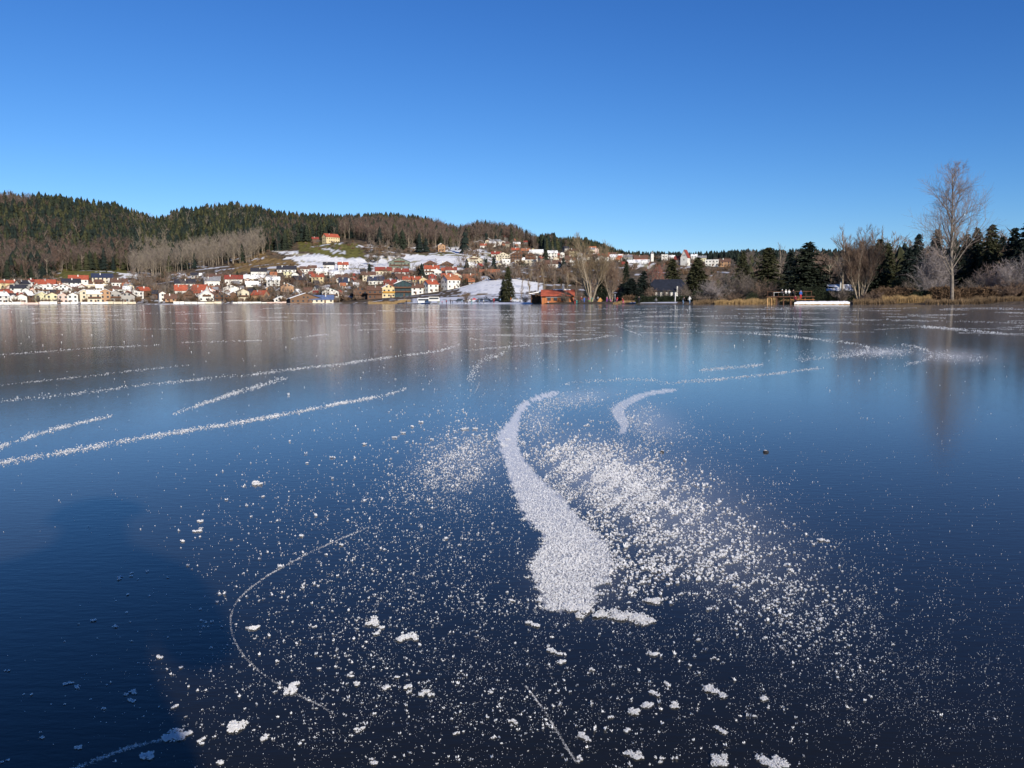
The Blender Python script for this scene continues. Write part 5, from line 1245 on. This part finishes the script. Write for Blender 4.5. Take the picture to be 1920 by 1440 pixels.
PP = [(762, 330, 1.75, 'stand', 'black', 'black', 'black', 'person in black standing alone on the middle beach'), (783, 318, 1.6, 'stand', 'dark', 'jeans', 'black', 'person in dark clothes at the left end of the white van'),
 (797, 306, 1.75, 'skate', 'black', 'dark', 'grey', 'dark skater in front of the white van'), (823, 300, 1.2, 'stand', 'green', 'dark', 'red', 'child in a green jacket beside the camper van'), (829, 298, 1.3, 'walk', 'pink', 'black', 'white', 'child in a pink jacket right of the camper van'),
 (837, 296, 1.7, 'stand', 'darkred', 'black', 'grey', 'adult in a dark red jacket in the beach crowd'), (845, 288, 1.75, 'walk', 'black', 'black', 'black', 'adult in black walking at the beach edge, left of two'), (848.5, 286, 1.7, 'skate', 'dark', 'jeans', 'grey', 'adult in jeans skating beside the one in black'),
 (866, 284, 1.7, 'skate', 'lightblue', 'black', 'blue', 'skater in a light blue jacket before the dark car'), (870, 284, 1.75, 'stand', 'black', 'black', 'black', 'tall adult in black before the dark car'), (876, 285, 1.7, 'stand', 'grey', 'dark', 'black', 'adult in grey just left of the red umbrella'),
 (884.5, 282, 1.7, 'walk', 'black', 'teal', 'black', 'adult under the left side of the red umbrella'), (896, 281, 1.7, 'stand', 'dark', 'black', 'black', 'adult right of the red umbrella'), (899, 281, 1.6, 'walk', 'lightblue', 'jeans', 'white', 'adult in pale blue walking right of the red umbrella'),
 (907, 279, 1.7, 'stand', 'white', 'dark', 'black', 'adult in a white jacket before the blue car'), (926, 276, 1.85, 'stand', 'red', 'darkred', 'red', 'adult all in bright red left of the tall shore spruce'), (938, 276, 1.5, 'walk', 'lightblue', 'black', 'blue', 'child in light blue at the foot of the shore spruce'),
 (958, 270, 1.9, 'stand', 'orange', 'darkred', 'orange', 'adult in an orange-red jacket right of the shore spruce'), (970, 266, 1.6, 'stand', 'tan', 'white', 'black', 'adult in a tan jacket and white trousers left of the shed'),
 (1028, 238, 1.2, 'sit', 'white', 'black', 'white', 'child crouching on the ice in front of the hut'), (1075, 228, 1.75, 'stand', 'darkred', 'black', 'black', 'adult in dark red, first of the row below the big tree'), (1078, 227, 1.5, 'stand', 'black', 'red', 'red', 'child in black and red, second of the row below the big tree'),
 (1081.5, 224, 1.3, 'walk', 'teal', 'teal', 'pink', 'child all in turquoise below the big tree'), (1090, 228, 1.7, 'stand', 'darkred', 'black', 'white', 'adult with a white cap left of the big trunk'), (1095.5, 224, 1.6, 'stand', 'blue', 'blue', 'black', 'child in blue just left of the big trunk'),
 (1104, 224, 1.5, 'skate', 'pink', 'green', 'red', 'child in pink and green at the big trunk'), (1110, 224, 1.6, 'stand', 'teal', 'green', 'black', 'child in turquoise and green right of the big trunk'), (1121, 222, 1.75, 'stand', 'grey', 'dark', 'black', 'adult in grey left of the orange tent'),
 (1138, 216, 1.5, 'walk', 'pink', 'purple', 'white', 'child in a pink jacket and purple trousers right of the tent'), (1144, 218, 1.3, 'sit', 'purple', 'pink', 'pink', 'child in purple sitting on the beach'), (1157, 214, 1.5, 'skate', 'red', 'pink', 'red', 'child in red left of the clipped hedge'),
 (1168, 196, 1.7, 'skate', 'red', 'pink', 'red', 'skater in bright red and pink before the clipped hedge'), (1185, 198, 1.2, 'sit', 'pink', 'dark', 'red', 'child in pink sitting at the shore grass'), (1198, 158, 1.8, 'stand', 'black', 'black', 'black', 'tall dark figure standing on the ice before the long hedge'),
 (1230, 162, 1.5, 'skate', 'grey', 'dark', 'grey', 'person in grey bending over beside the snowy bank'), (1281, 156, 1.72, 'skate', 'dark', 'jeans', 'black', 'skater in a dark jacket and jeans, left of the pair'), (1293, 156, 1.72, 'walk', 'white', 'jeans', 'white', 'skater in a pale jacket and jeans, right of the pair'),
 (1447, 158, 1.75, 'stand', 'black', 'black', 'black', 'dark figure standing on the ice at the left pier posts'), (1457, 158, 1.7, 'stand', 'dark', 'black', 'grey', 'second dark figure beside the left pier posts'), (1491, 150, 1.75, 'stand', 'darkred', 'black', 'black', 'person in dark red at the left end of the snowy jetty')]
for i, (x, d, h, pose, j, t_, ht, lab) in enumerate(PP):
    z = 0.0 if d < shore(x) else max(0, tz(x, d))
    o = person(x, d, h, pose, j, t_, ht, lab, rz=[.3, -1.2, 1.4, 2.6, -.4, .9][i % 6], z=z)
for x, j, t_, ht, lab in [(1466, 'dark', 'black', 'white', 'person with a white cap sitting on the pier, left one'), (1473, 'white', 'dark', 'white', 'person in a white jacket sitting on the pier'), (1479, 'white', 'black', 'grey', 'person in white sitting close to the pier middle'),
                       (1487, 'black', 'black', 'black', 'person in black sitting on the pier, right of the white jackets')]:
    person(x, 157, 1.72, 'sit', j, t_, ht, lab, rz=.3, z=1.55)
person(1501, 150.2, 1.7, 'stand', 'blue', 'red', 'blue', 'person in a blue jacket and red trousers on the jetty end', rz=.2, z=.9)
# the photographer, standing just behind and to the right of the camera: the shadow on the ice at the lower left is theirs
person(0, 0, 1.80, 'camera', 'black', 'dark', 'black', 'photographer in a dark winter coat whose shadow falls on the ice', rz=pi, loc=(.09, -.46, 0)).scale = (1.4, 1.35, .90)

# ------------------------------------------------------------------ frost flowers, flakes and skate trails on the ice
def frost_mat(name, col):
    m = bpy.data.materials.new(name); m.use_nodes = True; nt = m.node_tree; nt.nodes.clear()
    d = nt.nodes.new('ShaderNodeBsdfDiffuse'); t = nt.nodes.new('ShaderNodeBsdfTranslucent'); mx = nt.nodes.new('ShaderNodeMixShader'); o = nt.nodes.new('ShaderNodeOutputMaterial')
    d.inputs[0].default_value = (*col, 1); t.inputs[0].default_value = (*col, 1); mx.inputs[0].default_value = .42
    nt.links.new(d.outputs[0], mx.inputs[1]); nt.links.new(t.outputs[0], mx.inputs[2]); nt.links.new(mx.outputs[0], o.inputs[0]); return m
M_FROST = frost_mat('frost_crystal', (.97, .96, .95)); M_FROSTG = frost_mat('frost_crystal_greyish', (.88, .87, .87))
def tpl_flower(seed, n):
    """tuft of pointed ice petals, about 1 wide, standing on the ice"""
    r = np.random.default_rng(seed); V = []; Fc = []
    for i in range(n):
        a = r.random() * 2 * pi; e = r.uniform(.35, 1.4); dr = np.array([cos(a) * cos(e), sin(a) * cos(e), sin(e)]); L = r.uniform(.30, .58)
        b = np.array([r.normal(0, .10), r.normal(0, .10), .0]); w = np.cross(dr, r.normal(0, 1, 3)); w /= np.linalg.norm(w) + 1e-9; w *= r.uniform(.08, .16)
        k = len(V); V += [b, b + dr * L * .55 + w, b + dr * L, b + dr * L * .55 - w]; Fc += [(k, k + 1, k + 2), (k, k + 2, k + 3)]
    return np.array(V), np.array(Fc), np.zeros(len(Fc), int)
FL = [tpl_flower(500 + i, 12) for i in range(8)]; FS = [tpl_flower(520 + i, 6) for i in range(6)]; FT = [tpl_flower(540 + i, 3) for i in range(5)]
def slant(x, y):
    v = dirs(x, y); k = -EYE / v[..., 2]; return k            # metres per photo pixel at that spot of the ice
def scatter(name, px, py, spx, tpls, m, rg, label=None, cat=None, kind='stuff', zf=1.05, maxsize=.035):
    P = on_ice(px, py, .0); s = np.minimum(spx * slant(px, py), maxsize * np.maximum(1, slant(px, py) / .004)); parts = []
    k = rg.integers(0, len(tpls), len(px)); ro = rg.uniform(0, 6.28, len(px))
    for i in range(len(tpls)):
        q = k == i
        if q.any(): parts.append(merge_template(tpls[i], P[q], ro[q], np.stack([s[q], s[q] * zf * rg.uniform(.75, 1.35, q.sum())], 1)))
    V, Fc, mi = cat_meshes(parts); o = obj(name, mesh_np(name, V, Fc, [m], mi)); tag(o, label, cat, None, kind); return o
rg = np.random.default_rng(5)
def blob(cx, cy, sx, sy, ang, n, a, b, pw=2.5):
    u = rg.normal(0, sx, n); v = rg.normal(0, sy, n); c, s = cos(radians(ang)), sin(radians(ang))
    x = cx + u * c - v * s; y = cy + u * s + v * c; sz = a + (b - a) * rg.random(n) ** pw
    return x, y, sz
def gather(L):
    x = np.concatenate([q[0] for q in L]); y = np.concatenate([q[1] for q in L]); s = np.concatenate([q[2] for q in L]); ok = (y > 578)
    return x[ok], y[ok], s[ok]
# wispy modulation so that nothing spreads evenly
def clumpy(x, y, s, thr=.35, f=1.0):
    g = np.sin(x * .043 * f + 2.1 * np.sin(y * .037 * f)) * np.sin(y * .071 * f + 1.7 * np.sin(x * .029 * f)) + .5 * np.sin(x * .13 * f + y * .19 * f); keep = rg.random(len(x)) < np.clip(.62 + thr * g, .05, 1)
    return x[keep], y[keep], s[keep]
notS = lambda x, y, s: (lambda m: (x[m], y[m], s[m]))(~inpoly(x, y, S_CARPET))
big = [blob(1130, 905, 75, 34, 14, 4200, 2.4, 5), blob(1060, 930, 30, 40, -30, 1500, 2.2, 4), blob(1150, 888, 62, 24, 14, 2600, 3, 6.5), blob(1215, 935, 95, 36, 28, 4600, 3, 7), blob(1300, 1010, 100, 42, 32, 2700, 4, 10), blob(1130, 1010, 46, 60, -15, 1500, 3.5, 9),
       blob(1210, 1060, 55, 34, 10, 700, 5, 12), blob(1420, 1085, 95, 46, 35, 1500, 3, 9), blob(1060, 862, 60, 22, 12, 900, 3, 6), blob(1530, 1150, 90, 50, 40, 800, 2.5, 7),
       blob(1060, 840, 75, 9, 2, 500, 3, 7)]
x, y, s = notS(*clumpy(*gather(big), .55)); q_ = rg.random(len(x)) < .74; x, y, s = x[q_], y[q_], s[q_]
scatter('frost_flowers', x, y, s, FL, M_FROST, rg)
mid = [blob(872, 858, 44, 32, -25, 2600, 2.2, 6), blob(835, 880, 60, 26, -25, 900, 2, 4.5), blob(818, 905, 45, 24, -25, 500, 2, 5), blob(1188, 790, 26, 22, 25, 900, 1.8, 4.2), blob(1225, 812, 42, 16, 12, 450, 1.8, 3.8), blob(1055, 756, 42, 9, -6, 650, 1.8, 3.6), blob(1000, 792, 22, 22, 0, 500, 2.2, 4.6),
       blob(1785, 669, 32, 5, 3, 520, 1.0, 2.4), blob(1650, 659, 34, 4, 0, 600, 1.2, 2.4), blob(1600, 665, 60, 4, 0, 300, 1.2, 2.4), blob(640, 1110, 150, 110, 0, 1100, 2.5, 9), blob(700, 1020, 170, 90, 0, 1300, 2, 5), blob(680, 1290, 210, 100, 0, 850, 3, 10), blob(850, 1050, 100, 110, 0, 1000, 2.2, 7), blob(1050, 1360, 260, 60, 0, 420, 3, 13),
       blob(1200, 1290, 300, 90, 0, 760, 2.5, 10), blob(980, 1130, 60, 14, 0, 140, 4, 9), blob(1640, 1180, 110, 70, 30, 900, 1.8, 4.5), blob(200, 1290, 160, 90, 0, 110, 3, 9), blob(780, 800, 70, 40, -30, 90, 3, 6),
       blob(1350, 900, 110, 40, 30, 500, 1.6, 3.6), blob(740, 960, 110, 70, 0, 300, 2, 5)]
x, y, s = notS(*clumpy(*gather(mid), .3))
scatter('frost_tufts', x, y, s, FS, M_FROST, rg)
# fine glittering specks
fine = [blob(1420, 1230, 330, 150, 8, 26000, 1.1, 2.6, 2.5), blob(1330, 1010, 190, 90, 30, 9000, 1.2, 3, 2), blob(820, 1150, 230, 190, 0, 21000, 1.1, 2.6, 2.5), blob(880, 880, 90, 60, -10, 3500, 1.0, 2.6), blob(1220, 820, 90, 40, 10, 2200, .9, 2),
        blob(540, 960, 200, 70, 0, 900, 1.2, 3.2), blob(600, 1330, 230, 90, 0, 5500, 1.2, 2.6), blob(1720, 1300, 200, 120, 0, 7000, 1.0, 2.2), blob(1600, 900, 240, 90, 0, 1100, 1.0, 2.2), blob(170, 1250, 180, 110, 0, 420, 1.2, 3)]
u = (rg.uniform(-60, 1980, 3000), rg.uniform(600, 1500, 3000) , rg.uniform(1.0, 2.2, 3000)); fine.append(u)
u = (rg.uniform(-60, 1980, 420), 582 + 260 * rg.random(420) ** 1.6, rg.uniform(1.4, 3.4, 420)); fine.append(u)
x, y, s = notS(*clumpy(*gather(fine), .45, .6)); q_ = rg.random(len(x)) < .5; x, y, s = x[q_], y[q_], s[q_] * rg.uniform(.8, 1.35, q_.sum())
keep = (rg.random(len(x)) < np.clip((x - 60) / 360, .12, 1)) | (y < 1000); x, y, s = x[keep], y[keep], s[keep] * 1.12
scatter('frost_specks', x, y, s, FT, M_FROST, rg, zf=1.5)
# the matted carpets inside the two S-shaped trails
def carpet(poly, n, smin, smax, name, lab, jit):
    P = np.array(poly, float); x = rg.uniform(P[:, 0].min() - 8, P[:, 0].max() + 8, n); y = rg.uniform(P[:, 1].min() - 3, P[:, 1].max() + 6, n)
    tp_ = np.floor(y / 4.0); jx = x + rg.normal(0, jit, n) + (y > 840) * (11 * np.sin(tp_ * 2.4) * np.sin(tp_ * 1.1 + .5) + 6 * np.sin(tp_ * 5.1)) * np.clip((y - 800) / 200, .2, 1); jy = y + rg.normal(0, jit * .35, n); m = inpoly(jx, jy, poly)
    x, y = x[m], y[m]; s = rg.uniform(smin, smax, len(x)) * np.clip((y - 660) / 330, .38, 1.2)
    hi = rg.random(len(x)) < np.clip((y - 700) / 900, .04, .22); s = np.where(hi, s * 1.35, s)
    return scatter(name, x, y, s * .82, FS, M_FROST, rg, lab, 'frost trail', None, zf=1.5)
carpet(S_CARPET, 46000, 2.2, 4.2, 'frost_trail', 'broad S-shaped trail of matted white frost in the centre of the ice', 3.0)
carpet(C_CARPET, 9000, 2.0, 3.4, 'frost_trail', 'smaller hook-shaped trail of matted frost right of the big S-shaped one', 1.6)
for i, (lab, pl, w0, w1, dens, (sa, sb)) in enumerate(TRACKS):
    Lp = sum(math.hypot(b[0] - a[0], b[1] - a[1]) for a, b in zip(pl, pl[1:])); n = int(Lp * dens * (1.6 if w0 > 2.4 else .95))
    x, y, nx_, ny_, t, L = poly_sample(pl, n, rg); wd = (w0 + (w1 - w0) * t) * rg.normal(0, .5, n)
    clump = .75 + .25 * np.sin(t * L * .11 + i) + .2 * np.sin(t * L * .037 + 2 * i); k = rg.random(n) < np.clip(clump, .25, 1)
    # trails taper out at both ends
    k &= rg.random(n) < np.clip(np.minimum(t, 1 - t) * 12 + .25, 0, 1)
    x = x + nx_ * wd; y = y + ny_ * wd; sz = sa * .7 + (sb * 1.15 - sa * .7) * rg.random(n) ** 1.8; k &= y > 576
    scatter('frost_trail', x[k], y[k], sz[k], FS, M_FROST if w0 > 2 else M_FROSTG, rg, lab, 'frost trail', None, zf=.9)
# distant net of old skate marks and drifted frost before the right-hand shore
xs, ys, ss = [], [], []
for i in range(120):
    cx = rg.uniform(780, 1960) if i < 95 else rg.uniform(0, 900); cy = 578 + 52 * rg.random() ** 1.4; L = rg.uniform(25, 190); sl_ = rg.normal(0, .022); n = int(L * rg.uniform(.8, 2.4)); t = rg.uniform(-.5, .5, n)
    xs.append(cx + t * L); ys.append(cy + t * L * sl_ + rg.normal(0, .5, n) + 1.2 * t * t * rg.normal()); ss.append(rg.uniform(.9, 2.0, n))
x, y, s = np.concatenate(xs), np.concatenate(ys), np.concatenate(ss); k = y > 574.5
scatter('distant_frost_streaks', x[k], y[k], s[k], FT, M_FROSTG, rg, zf=.8)
# the larger tufts one can tell apart: x, y, width, height in photo pixels
CL_ = """480,908,30,9 374,978,14,10 373,994,22,9 343,1014,13,7 425,937,12,5 493,931,12,5 222,1085,14,9 246,1077,15,8 175,1164,11,6 219,1172,17,7 240,1115,10,7 546,1292,28,24 444,1359,38,20 494,1384,18,14 675,1368,22,10 700,1165,26,14 711,1182,20,12
765,1194,46,12 478,1175,26,9 658,1263,14,14 670,1277,16,14 724,1290,16,12 764,1292,20,14 799,1298,34,11 745,1268,14,10 1070,1140,34,18 1095,1146,40,20 1125,1148,34,14 1160,1152,46,16 1195,1158,46,18 1216,1165,36,10 1225,1125,38,12 1187,1108,22,12 1330,1290,30,14 1350,1302,24,14 1226,1300,18,16
1250,1280,14,12 1190,1337,26,14 1265,1323,22,12 1215,1323,28,11 1145,1341,18,8 1435,1313,20,12 1443,1329,12,9 1415,1343,12,9 1350,1369,24,11 1175,1367,14,16 1190,1418,36,14 1350,1425,40,16 1450,1430,60,18 1095,1380,24,14 1087,1425,16,16 1225,1225,26,9 1040,1222,34,9 1053,1242,20,9
1110,1256,10,8 1343,1236,14,8 962,1358,18,14 925,1385,12,8 870,806,22,5 890,804,12,5 886,815,10,5 810,824,12,4 683,833,12,4 624,858,11,4 576,869,8,3 740,821,14,3 756,812,10,3 790,792,16,3 772,800,10,3 335,1378,50,18 380,1388,18,12 312,1382,24,14 275,1418,36,12 245,1315,22,7 248,1298,26,9
328,1324,14,11 195,1328,14,7 150,1399,18,9 80,1382,14,8 10,1260,20,5 302,1230,18,7 340,1252,14,5 126,1284,22,7 145,1288,14,7 58,1303,12,5 8,1428,18,6 414,1430,18,11 1020,1012,14,6 1545,1015,26,6 1240,1425,14,9 835,1010,12,6 640,1022,9,5 612,1040,9,5 565,1005,10,4 952,824,14,4 945,836,12,4
600,1250,12,8 855,1372,14,10 700,1425,20,12 565,1392,12,9 920,1300,12,8 1000,1170,30,9 960,1128,16,8 1310,1200,12,6 1380,1180,12,6 590,1175,12,7 520,1240,10,7 630,1250,12,6"""
SPECIAL = {(765, 1194): 'long ragged frost tuft in the centre of the left foreground', (444, 1359): 'branching frost tuft just right of the shadow edge', (546, 1292): 'heap of frost lying on the curved scratch', (480, 908): 'long low frost tuft alone on the blue left ice',
           (1450, 1430): 'large frost tuft at the bottom edge, the rightmost one', (335, 1378): 'large bluish frost heap in the shade at the lower left', (1095, 1146): 'thick white frost bank at the lower end of the S-shaped trail', (374, 978): 'upper one of two frost tufts on the left ice', (373, 994): 'lower one of two frost tufts on the left ice',
           (1350, 1425): 'frost tuft at the bottom edge, second from the right', (870, 806): 'small frost heap left of the top bend of the S-shaped trail', (1545, 1015): 'slim frost tuft at the right fringe of the dense frost field'}
for ent in CL_.split():
    cx, cy, w, h = map(float, ent.split(',')); k = float(slant(cx, cy)); dep = atan((cy - 720) / F) + PITCH
    W = w * k * .5; Dp = h * k / max(.16, sin(dep)) * .5; c0 = on_ice(cx, cy + h * .1, 0); parts = []
    nb = max(1, int(w * h / 42)); rb = max(2.2 * k, min(W, Dp) * (.75 if nb == 1 else .42)); u_, v_ = -W + rb, rg.uniform(-.3, .3) * Dp
    for j in range(nb):
        # a ragged chain of little heaps, with a few side branches
        t_ = (j + .5) / nb; bx = (-1 + 2 * t_) * max(0, W - rb); v_ = np.clip(v_ * .6 + rg.normal(0, .55) * Dp, -Dp * .9, Dp * .9) if nb > 1 else 0; rj = rb * rg.uniform(.65, 1.3)
        for i in range(int(np.clip(rj * rj / (k * k) * .95, 7, 26))):
            a = rg.random() * 6.28; e = rj * math.sqrt(rg.random()); p = np.array([[bx + e * cos(a), v_ + e * sin(a), rg.random() * rj * .35]]); s = rg.uniform(2.4, 5.0) * (k if cy > 1000 else k * .75)
            parts.append(merge_template(FL[(i + j) % 8], p, np.array([a * 3]), np.array([[s, s * 1.2]])))
    V, Fc, mi = cat_meshes(parts); o = obj('frost_tuft', mesh_np('frost_tuft', V, Fc, [M_FROST], mi), None, tuple(c0))
    sp = SPECIAL.get((int(cx), int(cy))); shade = cx < 400 and cy > 1200
    if sp: tag(o, sp, 'frost')
    elif shade: tag(o, 'bluish frost tuft lying in the shadow at the lower left, one of several alike', 'frost', 'frost tufts in the shadow')
    else: tag(o, 'white frost tuft lying on the dark sunlit ice, one of many alike', 'frost', 'frost tufts on the sunlit ice')
# two small stones with frost on top
for x, y, w, lab in [(1436, 848, 10, 'small dark stone capped with frost on the open ice at the right'), (1241, 848, 8, 'tiny dark stone with frost beside the hook-shaped trail')]:
    k = float(slant(x, y)); c = on_ice(x, y, 0); root = empty('stone', tuple(c)); tag(root, lab, 'stone'); b = MB(); r = random.Random(int(x)); W = w * k / 2
    V = []; n = 8
    for j, (z, q) in enumerate([(0, 1), (.35, 1.05), (.7, .7)]):
        for i in range(n): V.append((cos(i * pi / 4) * W * q * r.uniform(.8, 1.1), sin(i * pi / 4) * W * q * r.uniform(.8, 1.1), z * W))
    b.add(V, [[j * n + i, j * n + (i + 1) % n, (j + 1) * n + (i + 1) % n, (j + 1) * n + i] for j in range(2) for i in range(n)] + [[2 * n + i for i in range(n)]]); b.build('rock', [mat('dark_stone', (.035, .035, .038), .9)], root)
    parts = [merge_template(FL[i], np.array([[r.uniform(-.5, .7) * W, r.uniform(-.4, .4) * W, .6 * W]]), np.array([i * 1.]), np.array([[W * .9, W * .8]])) for i in range(6)]
    V, Fc, mi = cat_meshes(parts); obj('frost_cap', mesh_np('frost_cap', V, Fc, [M_FROST], mi), root)
